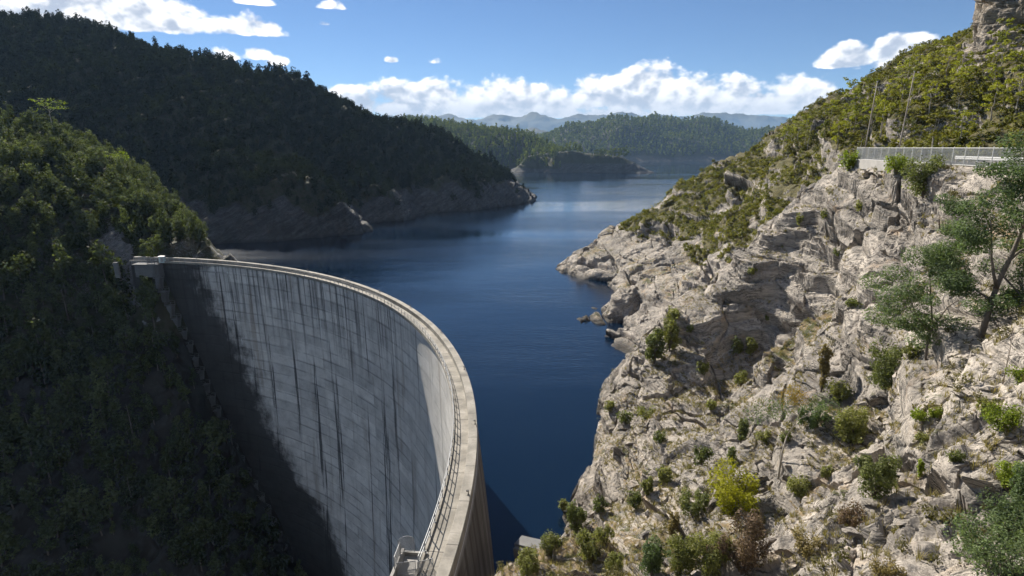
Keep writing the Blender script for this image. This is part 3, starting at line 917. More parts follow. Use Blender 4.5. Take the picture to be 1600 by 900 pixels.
M_DAM = dam_material('dam_concrete'); M_DAM_UP = dam_material('dam_concrete_upstream', True)
def crest_material():
    m, g = new_mat('crest_concrete')
    uv = g.n('ShaderNodeUVMap', uv_map='UVMap').outputs[0]
    u = g.n('ShaderNodeSeparateXYZ', {0: uv}).outputs[0]
    co = g.n('ShaderNodeNewGeometry').outputs['Position']
    n1 = g.noise(co, 0.35, 5, 0.65); n2 = g.noise(co, 3.0, 5, 0.65)
    c = g.ramp(n1, [(0.32, (0.15, 0.14, 0.122)), (0.5, (0.25, 0.232, 0.20)), (0.68, (0.34, 0.315, 0.275))])
    c = g.mix(g.ss(n2, 0.50, 0.72, 0, 0.6), c, (0.20, 0.18, 0.155, 1))
    st = g.noise(g.n('ShaderNodeCombineXYZ', {'X': g.m('MULTIPLY', u, 1.6)}).outputs[0], 1.0, 5, 0.7)
    c = g.mix(g.ss(st, 0.56, 0.66, 0, 0.45), c, (0.15, 0.135, 0.12, 1))
    f = g.m('ABSOLUTE', g.m('SUBTRACT', g.m('FRACT', g.m('DIVIDE', u, 6.2)), 0.5))
    c = g.mix(g.ss(f, 0.488, 0.496, 0, 0.85), c, (0.06, 0.055, 0.05, 1))
    g.out(bsdf(g, c, 0.9, bump(g, n2, 0.4, 0.05), 0.25))
    return m


M_CREST = crest_material()
TH0, TH1 = -13.0, 86.0
dam = empty('arch_dam', (float(DC[0] + 120), float(DC[1]), 0), 'tall curved grey concrete arch dam with streaked downstream face holding back the lake', 'dam')
DAM_LOC = Vector(dam.location)


def ring_mesh(name, prof, n_t, mats, midx=None, t0=TH0, t1=TH1, painted_shade=False, smooth=True, closed=True):
    """sweep an (r, z) profile along the dam's circle; UV = (arc length, z)"""
    prof = np.array(prof, float); m = len(prof)
    t = np.radians(np.linspace(t0, t1, n_t))
    X = DC[0] + prof[None, :, 0] * np.cos(t)[:, None] - DAM_LOC.x
    Y = DC[1] + prof[None, :, 0] * np.sin(t)[:, None] - DAM_LOC.y
    Z = np.broadcast_to(prof[None, :, 1], X.shape)
    V = np.stack([X, Y, Z], -1).reshape(-1, 3)
    idx = np.arange(n_t * m).reshape(n_t, m)
    if closed:
        idx = np.concatenate([idx, idx[:, :1]], 1)
    Q = np.stack([idx[:-1, :-1], idx[:-1, 1:], idx[1:, 1:], idx[1:, :-1]], -1)
    Qf = Q.reshape(-1, 4)
    loops = Qf.ravel(); starts = np.arange(0, loops.size, 4)
    mi = None
    if midx is not None:
        mi = np.tile(np.array(midx), n_t - 1)
    me = raw_mesh(name, V, loops, starts, mats=mats, mat_idx=mi, smooth=smooth)
    uvl = me.uv_layers.new(name='UVMap')
    uu = np.repeat(t * 120.0, m); vv = np.tile(prof[:, 1], n_t)
    uvl.data.foreach_set('uv', np.stack([uu[loops], vv[loops]], -1).astype(np.float32).ravel())
    if painted_shade:
        E_uv = [(318, 425), (328, 455), (345, 490), (371, 535), (386, 573), (408, 625), (420, 655), (437, 692), (462, 745), (500, 795), (527, 850), (540, 890)]  # outline of the painted shade, as sights on the face
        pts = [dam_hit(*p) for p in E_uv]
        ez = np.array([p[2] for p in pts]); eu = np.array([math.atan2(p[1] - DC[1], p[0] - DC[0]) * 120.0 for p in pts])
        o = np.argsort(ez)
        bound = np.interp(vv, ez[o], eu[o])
        a = me.attributes.new('painted_shade', 'FLOAT', 'POINT'); a.data.foreach_set('value', (uu - bound).astype(np.float32))
    bm_fix(me)
    return me


def bm_fix(me):
    import bmesh
    bm = bmesh.new(); bm.from_mesh(me)
    bmesh.ops.recalc_face_normals(bm, faces=bm.faces[:])
    bm.to_mesh(me); bm.free()


zs = np.concatenate([np.linspace(-1.31, -8, 6), np.linspace(-12, -150, 36)])
prof = [(r_down(z), z) for z in zs] + [(r_upst(z), z) for z in zs[::-1]]
nz = len(zs)
midx = [0] * (nz - 1) + [1] + [1] * (nz - 1) + [0]
add_obj('arch_wall', ring_mesh('arch_wall', prof, 340, [M_DAM, M_DAM_UP], midx, painted_shade=True, smooth=True), dam)
for p in dam.children[0].data.polygons:
    pass
# crest: walkway slab, kerb, parapet
add_obj('walkway', ring_mesh('walkway', [(119.1, -1.30), (119.1, -0.82), (121.2, -0.82), (121.2, -1.30)], 340, [M_CREST], smooth=False), dam)
add_obj('kerb', ring_mesh('kerb', [(119.08, -0.815), (119.08, -0.62), (119.30, -0.62), (119.30, -0.815)], 340, [M_CREST], smooth=False), dam)
add_obj('parapet', ring_mesh('parapet', [(121.02, -0.816), (121.02, -0.02), (121.06, 0.02), (122.05, 0.02), (122.09, -0.02), (122.09, -1.5), (122.02, -1.5), (121.95, -0.816)], 340, [M_CREST], smooth=False), dam)


def dam_pt(th, r, z):
    t = math.radians(th)
    return Vector((DC[0] + r * math.cos(t), DC[1] + r * math.sin(t), z)) - DAM_LOC


# railing on the downstream side
rail_mb = MB()
for z in (0.42, -0.08):
    rail_mb.tube([dam_pt(t, 119.19, z) for t in np.linspace(-7.0, 84.5, 300)], 0.045, 6)
railing = rail_mb.build('railing', M_STEEL, dam)
pm = MB(); pm.box((0, 0, 0.51), (0.08, 0.08, 1.02)); pm.box((0, 0, 0.012), (0.22, 0.2, 0.02))
post_me = pm.mesh('post', M_STEEL)
for t in np.linspace(-7.0, 84.5, 97):
    o = add_obj('post', post_me, railing, dam_pt(t, 119.19, -0.62)); o.rotation_euler = (0, 0, math.radians(t))
# lamps on the outer edge of the parapet
lm = MB(); lm.box((0, 0, 0.22), (0.09, 0.09, 0.44)); lm.box((-0.06, 0, 0.48), (0.26, 0.18, 0.12)); lm.box((0, 0, 0.015), (0.26, 0.26, 0.03))
lamp_me = lm.mesh('crest_lamp', M_DARKMETAL)
for t in (-2.5, 4.5, 13, 22, 31, 39, 47, 55, 62, 69, 76):
    o = add_obj('crest_lamp', lamp_me, dam, dam_pt(t, 121.85, 0.02)); o.rotation_euler = (0, 0, math.radians(t))

# guarded landing at the near end of the crest (mesh cages)
cage = empty('mesh_guard_landing', (0, 0, 0), 'pale concrete landing with wire mesh guard panels at the near end of the dam crest', 'platform')
cp = sight_z(664, 893, -1.0); cage.location = cp
dirt = Matrix.Rotation(math.radians(-6), 4, 'Z')
sl = MB()
sl.box((-1.2, 0.2, -0.15), (2.4, 3.4, 0.3), dirt); sl.box((-2.3, 0.2, 0.3), (0.25, 3.4, 0.9), dirt); sl.box((-1.2, 1.95, 0.1), (2.4, 0.22, 0.5), dirt); sl.box((-2.0, -0.6, -2.2), (1.6, 2.6, 3.8), dirt)
sl.build('slab', M_CONC_GREY, cage)


def guard(name, w, h, arch, loc, rz):
    mb = MB()
    r = 0.035
    top = [(w * (0.5 - 0.5 * math.cos(a)), 0, h + arch * math.sin(a)) for a in np.linspace(0, PI, 9)] if arch else [(0, 0, h), (w, 0, h)]
    mb.tube([(0, 0, 0)] + top + [(w, 0, 0)], r, 6)
    mb.tube([(0, 0, 0.1), (w, 0, 0.1)], r * .8, 6)
    fr = MB()
    for x in np.arange(0.08, w, 0.085):
        ht = h + (arch * math.sin(math.acos(np.clip(1 - 2 * x / w, -1, 1))) if arch else 0)
        fr.tube([(x, 0, 0.05), (x, 0, ht)], 0.011, 4)
    for z in np.arange(0.15, h + arch * .8, 0.085):
        fr.tube([(0.02, 0, z), (w - 0.02, 0, z)], 0.011, 4)
    o = mb.build(name, M_STEEL, cage); o.location = loc; o.rotation_euler = (0, 0, rz)
    w_ = fr.build('wire_mesh', M_STEEL, o)


guard('guard_panel', 1.3, 1.1, 0.5, (-2.35, 1.2, 0.75), 0.2)
guard('guard_panel', 1.5, 1.15, 0, (-2.2, -0.4, 0.0), 0.15)
guard('guard_panel', 1.3, 1.15, 0, (-0.55, -0.3, 0.0), 0.35)
guard('guard_panel', 1.8, 1.1, 0, (-2.35, -0.6, 0.75), 1.5)

# abutment block and cabinet at the far end
ab = empty('abutment_block', tuple(sight_z(231, 411, -1.0)), 'dark concrete abutment wall and deck where the dam meets the left hillside', 'abutment')
mb = MB(); mb.box((0, 0.6, -2.3), (7.0, 3.4, 3.8)); mb.build('wall', M_CONC_DARK, ab)
mb = MB(); mb.box((0, 0.2, -0.24), (7.6, 4.2, 0.30)); mb.build('deck', M_CONC_DARK, ab)
mb = MB()
for z in (0.5, 1.0): mb.tube([(-3.7, -1.8, z), (3.7, -1.8, z)], 0.04, 5)
for x in np.linspace(-3.7, 3.7, 6): mb.tube([(x, -1.8, -0.1), (x, -1.8, 1.0)], 0.04, 5)
mb.build('railing', M_STEEL_DULL, ab)
cab = empty('equipment_cabinet', tuple(sight_z(254, 410, -1.1)), 'small pale blue-green cabinet on the far end of the dam crest', 'cabinet')
mb = MB(); mb.box((0, 0, 0.95), (1.5, 1.1, 1.7)); mb.box((0, 0, 0.05), (1.7, 1.3, 0.1)); mb.build('cabinet_body', M_CABINET, cab)
mb = MB(); mb.box((0, 0, 1.86), (1.8, 1.4, 0.12)); mb.build('roof', M_STEEL, cab)
mb = MB(); mb.box((0.2, -0.57, 0.95), (0.75, 0.04, 1.4)); mb.build('door', M_STEEL_DULL, cab)
pw = empty('retaining_wall', tuple(sight_z(186, 432, -4.5)), 'pale concrete retaining wall stepping up the rock left of the dam end', 'wall')
mb = MB()
for k in range(4):
    mb.box((-0.2 - k * 0.55, 0.7 * k, 0.2 + 1.0 * k), (1.3, 0.7, 1.3))
mb.build('wall', M_CONC_DARK, pw)

# stairway down the left abutment
stw = empty('access_stairway', tuple(CONTACT[0]), 'pale steel and concrete stairway zigzagging down the left edge of the dam face', 'stairway')
path = np.array(CONTACT)
seg = np.concatenate([[0], np.cumsum(np.linalg.norm(np.diff(path, axis=0), axis=1))])
NS = 24
sp = np.linspace(0, seg[-1], NS + 1)
sp_pts = np.stack([np.interp(sp, seg, path[:, k]) for k in range(3)], -1)
base = Vector(CONTACT[0])


def inward(p, d, dz=0.0):
    v = np.array((DC[0] - p[0], DC[1] - p[1])); v /= np.linalg.norm(v)
    return Vector((p[0] + v[0] * d, p[1] + v[1] * d, p[2] + dz))


for i in range(NS):
    p0, p1 = inward(sp_pts[i], 2.6, 1.2), inward(sp_pts[i + 1], 2.6, 1.2)
    t = (p1 - p0); th = Vector((t.x, t.y, 0)).normalized()
    rz = math.atan2(th.y, th.x); M = Matrix.Rotation(rz, 4, 'Z')
    lb = MB()
    lb.box((0, 0, -0.12), (2.3, 2.0, 0.24), M)
    lb.box((0, 0, -1.8), (1.5, 1.3, 3.2), M)
    for sx in (-1.1, 1.1):
        for sy in (-0.95, 0.95):
            q = M @ Vector((sx, sy, 0)); lb.tube([q, q + Vector((0, 0, 1.2))], 0.07, 5)
    for zz in (0.6, 1.15):
        for sy in (-0.95, 0.95):
            lb.tube([M @ Vector((-1.1, sy, zz)), M @ Vector((1.1, sy, zz))], 0.06, 5)
    lo = lb.build('landing', M_CONC_DARK, stw); lo.location = p0 - base
    fb = MB()
    a = p0 + th * 1.1; b = p1 - th * 1.1
    n = max(6, int((a - b).length / 0.35)); side = M @ Vector((0, 1, 0))
    for k in range(n):
        q = a.lerp(b, (k + .5) / n); fb.box(q - p0, (0.34, 1.4, 0.08), M)
    for sg in (-0.75, 0.75):
        fb.tube([a + side * sg - p0, b + side * sg - p0], 0.10, 4)
        fb.tube([a + side * sg - p0 + Vector((0, 0, 1.1)), b + side * sg - p0 + Vector((0, 0, 1.1))], 0.06, 4)
        for k in range(4):
            q = a.lerp(b, k / 3) + side * sg - p0; fb.tube([q, q + Vector((0, 0, 1.1))], 0.05, 4)
    fo = fb.build('stair_flight', M_CONC_DARK, stw); fo.location = p0 - base

# ------------------------------------------------------------------ road furniture on the right
def on_line(y):
    return np.interp(y, _fl[::-1, 1], _fl[::-1, 0])


road = MB()
ys = np.linspace(14, 98, 40)
V = []; Fq = []
for i, y in enumerate(ys):
    x = on_line(y); V += [(x + 1.2, y, 31.23), (x + 7.0, y, 31.23)]
    if i: Fq.append((2 * i - 2, 2 * i - 1, 2 * i + 1, 2 * i))
road.add(V, Fq)
M_ASPH = simple_material('asphalt', (0.055, 0.053, 0.05), 0.9, 0, 0.3, 2, 0.3)
ro = road.build('road', M_ASPH, kind='structure')

fence = empty('roadside_fence', (float(on_line(95)), 95, 31.1), 'long galvanised chain-link fence along the road edge above the cliff', 'fence')
f0 = Vector(fence.location)
ypos = []
y = 95.0
while y > 30: ypos.append(y); y -= 2.55
pm = MB(); pm.tube([(0, 0, -0.4), (0, 0, 1.95)], 0.055, 8); pm.tube([(0, 0, 1.95), (0, 0, 2.0)], [0.07, 0.03], 8)
post_me = pm.mesh('post', M_FENCE)
rails = MB(); pts = [Vector((on_line(y), y, 31.1)) - f0 for y in ypos]
for z in (1.86, 0.12):
    rails.tube([p + Vector((0, 0, z)) for p in pts], 0.035, 6)
rails.build('rail', M_FENCE, fence)
for p in pts: add_obj('post', post_me, fence, p)
for i in range(len(pts) - 1):
    w = MB(); a, b = pts[i], pts[i + 1]
    n = 26
    for k in range(-8, n):
        # diagonal wires, clipped to the bay
        for sg in (1, -1):
            s0, s1 = k / n, (k + 8) / n
            z0, z1 = 0.13, 1.85
            if s0 < 0: z0 += (z1 - z0) * (-s0) / (s1 - s0); s0 = 0
            if s1 > 1: z1 = z0 + (z1 - z0) * (1 - s0) / (s1 - s0); s1 = 1
            if s1 - s0 < 1e-4: continue
            if sg < 0: s0, s1 = 1 - s0, 1 - s1
            w.tube([a.lerp(b, s0) + Vector((0, 0, z0)) - a, a.lerp(b, s1) + Vector((0, 0, z1)) - a], 0.009, 3, cap=False)
    o = w.build('wire_mesh', M_FENCE, fence); o.location = a

ret = empty('roadside_retaining_wall', (float(on_line(95)), 95, 30.0), 'low pale concrete retaining wall under the far half of the roadside fence', 'wall')
r0 = Vector(ret.location)
mb = MB()
V = []; Fq = []
yy = np.linspace(97.2, 70, 14)
for i, y in enumerate(yy):
    x = on_line(min(y, 95.4)) - 0.55
    if y > 96: x -= 0.3
    V += [(x, y, 29.8), (x, y, 31.22), (x + 0.6, y, 31.22), (x + 0.6, y, 29.8)]
    if i:
        a, b = 4 * (i - 1), 4 * i
        Fq += [(a + k, a + (k + 1) % 4, b + (k + 1) % 4, b + k) for k in range(4)]
Fq += [(3, 2, 1, 0), tuple(4 * 13 + k for k in range(4))]
mb.add(np.array(V) - np.array(r0), Fq)
wl = mb.build('wall', M_CONC_GREY, ret); bm_fix(wl.data)

gr = empty('guard_rail', (float(on_line(58) + 4.2), 58, 31.2), 'white guard rail on short posts along the road behind the wire fence', 'guard rail')
g0 = Vector(gr.location)
mb = MB()
ys = np.linspace(72, 36, 14); pts = [Vector((on_line(y) + 4.2, y, 31.2)) - g0 for y in ys]
for z, rr_ in ((0.72, 0.10), (0.52, 0.10)):
    mb.tube([p + Vector((0, 0, z)) for p in pts], rr_, 6)
mb.build('rail', M_WHITE, gr)
pm = MB(); pm.box((0.16, 0, 0.4), (0.16, 0.16, 0.85)); post_me = pm.mesh('post', M_POLE)
for p in pts: add_obj('post', post_me, gr, p)

for (ub, vb, ut, vt, Yp, lab) in ((1349, 246, 1371, 128, 96.0, 'tall bare leaning pole at the far end of the roadside fence'), (1404, 232, 1429, 112, 95.0, 'tall bare pole rising behind the middle of the roadside fence')):
    b = Vector(sight(ub, vb, Yp)); tp = Vector(sight(ut, vt, Yp))
    b.z = 31.0
    po = empty('slender_pole', b, lab, 'pole')
    mb = MB(); d = tp - b
    mb.tube([(0, 0, -0.3), d * 0.35, d * 0.7, d], [0.11, 0.10, 0.085, 0.06], 8); mb.build('shaft', M_POLE, po, smooth=True)
    mb = MB(); mb.tube([d, d + Vector((0, 0, 0.12))], [0.12, 0.10], 8); mb.tube([d * .93 + Vector((-.35, 0, 0)), d * .93 + Vector((.35, 0, 0))], 0.04, 6); mb.build('cap', M_STEEL_DULL, po)

# concrete slab on the near bank beside the dam
sb = empty('concrete_slab', tuple(sight(822, 846, 50)), 'flat sloping pale concrete slab at the cliff edge beside the dam', 'slab')
mb = MB(); Ms = Matrix.Rotation(math.radians(-32), 4, 'Z') @ Matrix.Rotation(math.radians(-10), 4, 'Y')
mb.box((1.2, 0, -0.75), (4.6, 1.5, 0.9), Ms); mb.box((-0.2, 0.3, -1.9), (1.4, 1.4, 2.2), Ms)
mb.build('slab', M_CONC_DARK, sb)

# ------------------------------------------------------------------ foliage
def leaf_cloud(rng, C, Rad, n, size, up=0.35, aspect=0.55):
    """n leaves spread through ellipsoidal clumps; returns verts, quads, per-vertex leaf value"""
    C = np.asarray(C, float); Rad = np.asarray(Rad, float)
    if Rad.ndim == 1: Rad = np.repeat(Rad[:, None], 3, 1)
    w = (Rad ** 2).mean(1); k = rng.choice(len(C), n, p=w / w.sum())
    d = rng.normal(size=(n, 3)); d /= np.linalg.norm(d, axis=1, keepdims=True)
    rad = rng.uniform(0.35, 1.0, n) ** 0.55
    rad *= rng.uniform(0.85, 1.12, n)
    P = C[k] + d * Rad[k] * rad[:, None]
    nrm = d * 0.8 + rng.normal(size=(n, 3)) * 0.6 + np.array((0, 0, up)); nrm /= np.linalg.norm(nrm, axis=1, keepdims=True)
    a = np.cross(nrm, rng.normal(size=(n, 3))); a /= np.linalg.norm(a, axis=1, keepdims=True)
    b = np.cross(nrm, a)
    s = size * rng.uniform(0.6, 1.4, n)[:, None]
    V = np.stack([P - a * s, P + b * s * aspect, P + a * s, P - b * s * aspect], 1).reshape(-1, 3)
    Q = np.arange(n * 4).reshape(n, 4)
    leaf = np.repeat(np.clip(rng.normal(0.5, 0.2, n) + rng.uniform(-.18, .18, len(C))[k], 0, 1), 4)
    return V, Q, leaf


def cloud_mesh(name, parts, mat):
    V = np.concatenate([p[0] for p in parts]); L = np.concatenate([p[2] for p in parts])
    off = 0; Qs = []
    for p in parts:
        Qs.append(p[1] + off); off += len(p[0])
    return quads_mesh(name, V, np.concatenate(Qs), mats=[mat], attrs={'leaf': L})


def forest_tree(rng, h, w, n, size, nclump=9, cone=0.3):
    """unit proto: dense rainforest / gum crown on a short trunk"""
    C = []; R = []
    for k in range(nclump):
        z = h * (0.14 + 0.76 * (k + rng.uniform(0, .8)) / nclump)
        q = (z / h - 0.14) / 0.86
        rad = w * 0.5 * (1 - cone * q) * math.sqrt(max(0.05, 1 - (2 * q - 0.8) ** 2 * 0.55))
        a = rng.uniform(0, 2 * PI)
        o = rad * 0.55 * rng.uniform(0.3, 1)
        C.append((o * math.cos(a), o * math.sin(a), z)); rr_ = rad * rng.uniform(0.45, 0.7)
        R.append((rr_, rr_, rr_ * 0.75))
    return leaf_cloud(rng, C, R, n, size)


def tube_arrays(pts, radii, n=5):
    mb = MB(); mb.tube(pts, radii, n, cap=False)
    return np.concatenate(mb.v), np.array(mb.f)


def merged_plants(name, protos, pos, rng, smin, smax, mat, props, lean=0.06):
    """many plants merged into one object of stuff"""
    Vs, Qs, Ls, Ts = [], [], [], []
    off = 0
    pick = rng.integers(0, len(protos), len(pos))
    for k, (V, Q, L) in enumerate(protos):
        P = pos[pick == k]
        if not len(P): continue
        m = len(P); s = smin + (smax - smin) * rng.beta(1.6, 2.6, m) * 1.25; a = rng.uniform(0, 2 * PI, m)
        sz = s * rng.uniform(0.85, 1.25, m)
        x = V[None, :, 0] * s[:, None]; y = V[None, :, 1] * s[:, None]; z = V[None, :, 2] * sz[:, None]
        ca, sa = np.cos(a)[:, None], np.sin(a)[:, None]
        lx, ly = rng.normal(0, lean, (2, m, 1))
        W = np.stack([x * ca - y * sa + P[:, 0:1] + z * lx, x * sa + y * ca + P[:, 1:2] + z * ly, z + P[:, 2:3]], -1).reshape(-1, 3)
        nv = len(V)
        q = (Q[None] + (np.arange(m) * nv)[:, None, None]).reshape(-1, 4) + off
        Vs.append(W); Qs.append(q); Ls.append(np.tile(L, m)); Ts.append(np.repeat(rng.uniform(0, 1, m), nv)); off += m * nv
    me = quads_mesh(name, np.concatenate(Vs), np.concatenate(Qs), mats=[mat], attrs={'leaf': np.concatenate(Ls), 'tint': np.concatenate(Ts)})
    return add_obj(name, me, kind='stuff', **props)


# --- forest on the left bank
rng = np.random.default_rng(21)
ir, ia = TB.sample(3.3, rng, 14)
P = TB.P[ir, ia]
inside = np.hypot(P[:, 0] - DC[0], P[:, 1] - DC[1]) < r_down(P[:, 2]) - 3.0
above = (P[:, 2] > -1) & (np.hypot(P[:, 0] - DC[0], P[:, 1] - DC[1]) > 124)
up, vp = project(P)
keep = (inside | above | (up < 240)) & (poly_dist(P, CONTACT) > 5.5)
scar = np.zeros(len(P), bool)
for rad, line in SCARS:
    scar |= poly_dist(P, line) < rad
low = sstep(520, 640, vp) * 0.12
keep &= ~scar & (rng.uniform(size=len(P)) > low)
keep &= (up > -560) & (vp < 1000)
P = P[keep]; up, vp = up[keep], vp[keep]
r_ = np.linalg.norm(P - np.array((0, 0, CAMZ)), axis=1)
order = np.argsort(r_ + 60 * ((up < 0) | (vp > 900)))
protosB = [forest_tree(rng, h_, w_, 520, 0.32, 10, c) for (h_, w_, c) in ((9.5, 5.2, .3), (8.0, 6.4, .1), (10.5, 5.2, .4), (6.8, 6.2, .05), (8.6, 5.6, .2))]
near = P[order[:300]]
meshesB = []
for k, pr in enumerate(protosB):
    tv, tq = tube_arrays([(0, 0, -1.0), (0.05, 0, 2.0), (0.1, 0.05, 5.0)], [0.22, 0.16, 0.06], 5)
    meshesB.append((quads_mesh('trunk', tv, tq, mats=[M_BARK], smooth=True), quads_mesh('crown', pr[0], pr[1], mats=[M_LEAF_FOREST], attrs={'leaf': pr[2]})))
for p in near:
    o = empty('forest_tree', tuple(p), 'dark green tree on the shaded lower slope left of the dam', 'tree', 'trees on the steep slope left of the dam')
    for nm, me in zip(('trunk', 'crown'), meshesB[rng.integers(0, 5)]):
        add_obj(nm, me, o)
    s = float(np.clip(rng.lognormal(-.25, .38), .35, 1.6)); o.scale = (s, s, s * rng.uniform(.85, 1.25)); o.rotation_euler = (rng.normal(0, .05), rng.normal(0, .05), rng.uniform(0, 6.28))
merged_plants('forest', protosB, P[order[300:]], rng, 0.5, 1.12, M_LEAF_FOREST, {'label': 'dense green forest canopy covering the near left hillside', 'category': 'forest'})
print('B trees', len(P))

# --- forest on the dark ridge
ir, ia = TC.sample(6.0, rng, 16)
P = TC.P[ir, ia]; fo = TC.attrs['forest'][ir, ia]
P = P[((fo > 0.45) | (rng.uniform(size=len(P)) < .10)) & (P[:, 2] > -17)]
up, vp = project(P); P = P[(up > -620) & (up < 980)]
protosC = [forest_tree(rng, h_, w_, 170, 0.8, 8, c) for (h_, w_, c) in ((8.8, 9.4, .1), (10.0, 8.6, .2), (8.0, 9.8, .05), (11.0, 9.0, .25))]
merged_plants('ridge_forest', protosC, P, rng, 0.55, 1.2, M_LEAF_RIDGE, {'label': 'dark forest covering the long ridge behind the dam', 'category': 'forest'})
print('C trees', len(P))

# --- far forests
ir, ia = TD.sample(11.0, rng, 25)
P = TD.P[ir, ia]; fo = TD.attrs['forest'][ir, ia]; P = P[fo > 0.5]
protosD = [forest_tree(rng, 20.0, 11.0, 60, 2.0, 6, c) for c in (0.3, 0.6, 0.2)]
merged_plants('peninsula_forest', protosD, P, rng, 0.6, 1.25, M_LEAF_FAR, {'label': 'dark forest on the hill where the peninsula begins', 'category': 'forest'})
print('D trees', len(P))
ir, ia = TE.sample(17.0, rng, 30)
P = TE.P[ir, ia]; fo = TE.attrs['forest'][ir, ia]; P = P[fo > 0.5]
protosE = [forest_tree(rng, 28.0, 15.0, 36, 3.6, 5, c) for c in (0.3, 0.6, 0.2)]
merged_plants('far_forest', protosE, P, rng, 0.55, 1.3, M_LEAF_FAR, {'label': 'hazy forest covering the far hill across the lake', 'category': 'forest'})
print('E trees', len(P))

stag = MB()
stag.tube([(0, 0, -1), (.1, 0, 4), (.25, .1, 8), (.2, .15, 11.5)], [.24, .18, .11, .04], 6)
for (z_, a_, l_) in ((5.5, .4, 1.6), (6.8, 2.6, 1.8), (8.0, 4.4, 1.3), (9.2, 1.4, 1.1), (10.0, 3.6, .8)):
    stag.tube([(.18, .08, z_), (.18 + math.cos(a_) * l_ * .6, .08 + math.sin(a_) * l_ * .6, z_ + .5), (.18 + math.cos(a_) * l_, .08 + math.sin(a_) * l_, z_ + 1.2)], [.07, .045, .015], 4)
stag_me = stag.mesh('dead_tree', M_BARK, True)
PB = near[rng.permutation(len(near))[:6]]
for p in PB:
    o = add_obj('dead_tree', stag_me, None, tuple(p + np.array((1.5, 0, 0))), label='bare grey dead tree standing among the dark trees on the slope left of the dam', category='tree', group='dead trees on the slope left of the dam')
    s = rng.uniform(.7, 1.05); o.scale = (s, s, s); o.rotation_euler = (rng.normal(0, .06), rng.normal(0, .06), rng.uniform(0, 6.28))
bpy.context.view_layer.update()


def ground(terr, u, v):
    o = Vector((0, 0, CAMZ)); d = sight_dir(u, v)
    ok, loc, nrm, i = terr.obj.ray_cast(o, d)
    return (loc, nrm) if ok else (None, None)


def drop(terr, x, y):
    ok, loc, nrm, i = terr.obj.ray_cast(Vector((x, y, 500)), Vector((0, 0, -1)))
    return loc if ok else None


# --- broad-crowned gums (proto with branches)
def gum_tree(rng, h, w, mat, bark, leaves, size, nb=9, flat=0.45, lean=(0, 0), base=0.35, rtrunk=None):
    """returns (trunk mesh, crown mesh): a bent trunk, limbs, a leaf clump at the end of every limb and twig"""
    rt = rtrunk or h * 0.016
    tr = MB()
    pts = [Vector((0, 0, -0.4))]
    for k in range(1, 7):
        q = k / 6
        pts.append(Vector((lean[0] * h * q ** 1.3 + rng.normal(0, .015 * h), lean[1] * h * q ** 1.3 + rng.normal(0, .015 * h), h * 0.9 * q)))
    tr.tube(pts, [rt * (1.25 - 1.05 * k / 6) for k in range(7)], 7)
    C, R = [], []
    for b in range(nb):
        q = base + (1 - base) * (b + rng.uniform(0, .6)) / nb
        k = min(5, int(q * 6)); s = pts[k].lerp(pts[k + 1], q * 6 - k if q < 1 else 1)
        a = b * 2.4 + rng.uniform(-.5, .5)
        ln = w * 0.5 * rng.uniform(0.55, 1.0) * (1.1 - 0.5 * abs(q - 0.6))
        mid = s + Vector((math.cos(a) * ln * .5, math.sin(a) * ln * .5, ln * rng.uniform(.1, .3)))
        e = s + Vector((math.cos(a) * ln, math.sin(a) * ln, ln * rng.uniform(.2, .55)))
        r0_ = rt * (0.55 - 0.3 * q)
        tr.tube([s, mid, e], [r0_, r0_ * .65, r0_ * .25], 5)
        rr_ = w * 0.5 * rng.uniform(0.20, 0.34)
        C.append(tuple(e)); R.append((rr_, rr_, rr_ * flat))
        for _ in range(2):
            m2 = mid.lerp(e, rng.uniform(0.1, .8)) + Vector(rng.normal(0, 1, 3)) * ln * .22
            tr.tube([mid, m2], [r0_ * .4, r0_ * .15], 4)
            r2 = rr_ * rng.uniform(.45, .8)
            C.append(tuple(m2)); R.append((r2, r2, r2 * flat))
    C.append(tuple(pts[-1])); R.append((w * .16, w * .16, w * .13))
    tm = tr.mesh('trunk', bark, True)
    cm = cloud_mesh('crown', [leaf_cloud(rng, C, R, leaves, size, up=0.5)], mat)
    return tm, cm


def plant_thing(name, meshes, loc, label, cat, group=None, scale=1.0, rz=0.0, names=('trunk', 'crown')):
    o = empty(name, loc, label, cat, group, rz)
    o.scale = (scale,) * 3
    for nm, me in zip(names, meshes):
        add_obj(nm, me, o)
    return o


# gums on the hillside behind the road
gumP = [gum_tree(rng, 8.5, 5.0, M_LEAF_BRIGHT, M_BARK_PALE, 750, 0.22, 10, 0.5) for _ in range(3)] + [gum_tree(rng, 7.0, 4.5, M_LEAF_HEATH, M_BARK_PALE, 700, 0.22, 9, 0.55) for _ in range(3)]
spots = []
tries = 0
while len(spots) < 78 and tries < 3000:
    tries += 1
    u = rng.uniform(1180, 1600); vmin = np.interp(u, [1180, 1240, 1380, 1540, 1600], [225, 192, 102, 10, 5]); v = rng.uniform(min(vmin + 25, 239), 240)
    loc, nrm = ground(TR, u, v)
    if loc is None or loc.y < 100 or loc.z < 31.5: continue
    if fence_s(np.array(loc.x), np.array(loc.y)) < 9 and loc.y < 103: continue
    if any((loc - s).length < 3.6 for s in spots): continue
    if u < 1330 and rng.uniform() < 0.72: continue
    
    spots.append(loc)
for loc in spots:
    k = rng.integers(0, 6)
    plant_thing('gum_tree', gumP[k], loc, 'bright olive gum tree on the steep scrubby hillside behind the road fence', 'tree', 'gum trees on the hillside above the road', rng.uniform(0.6, 1.1), rng.uniform(0, 6.28))

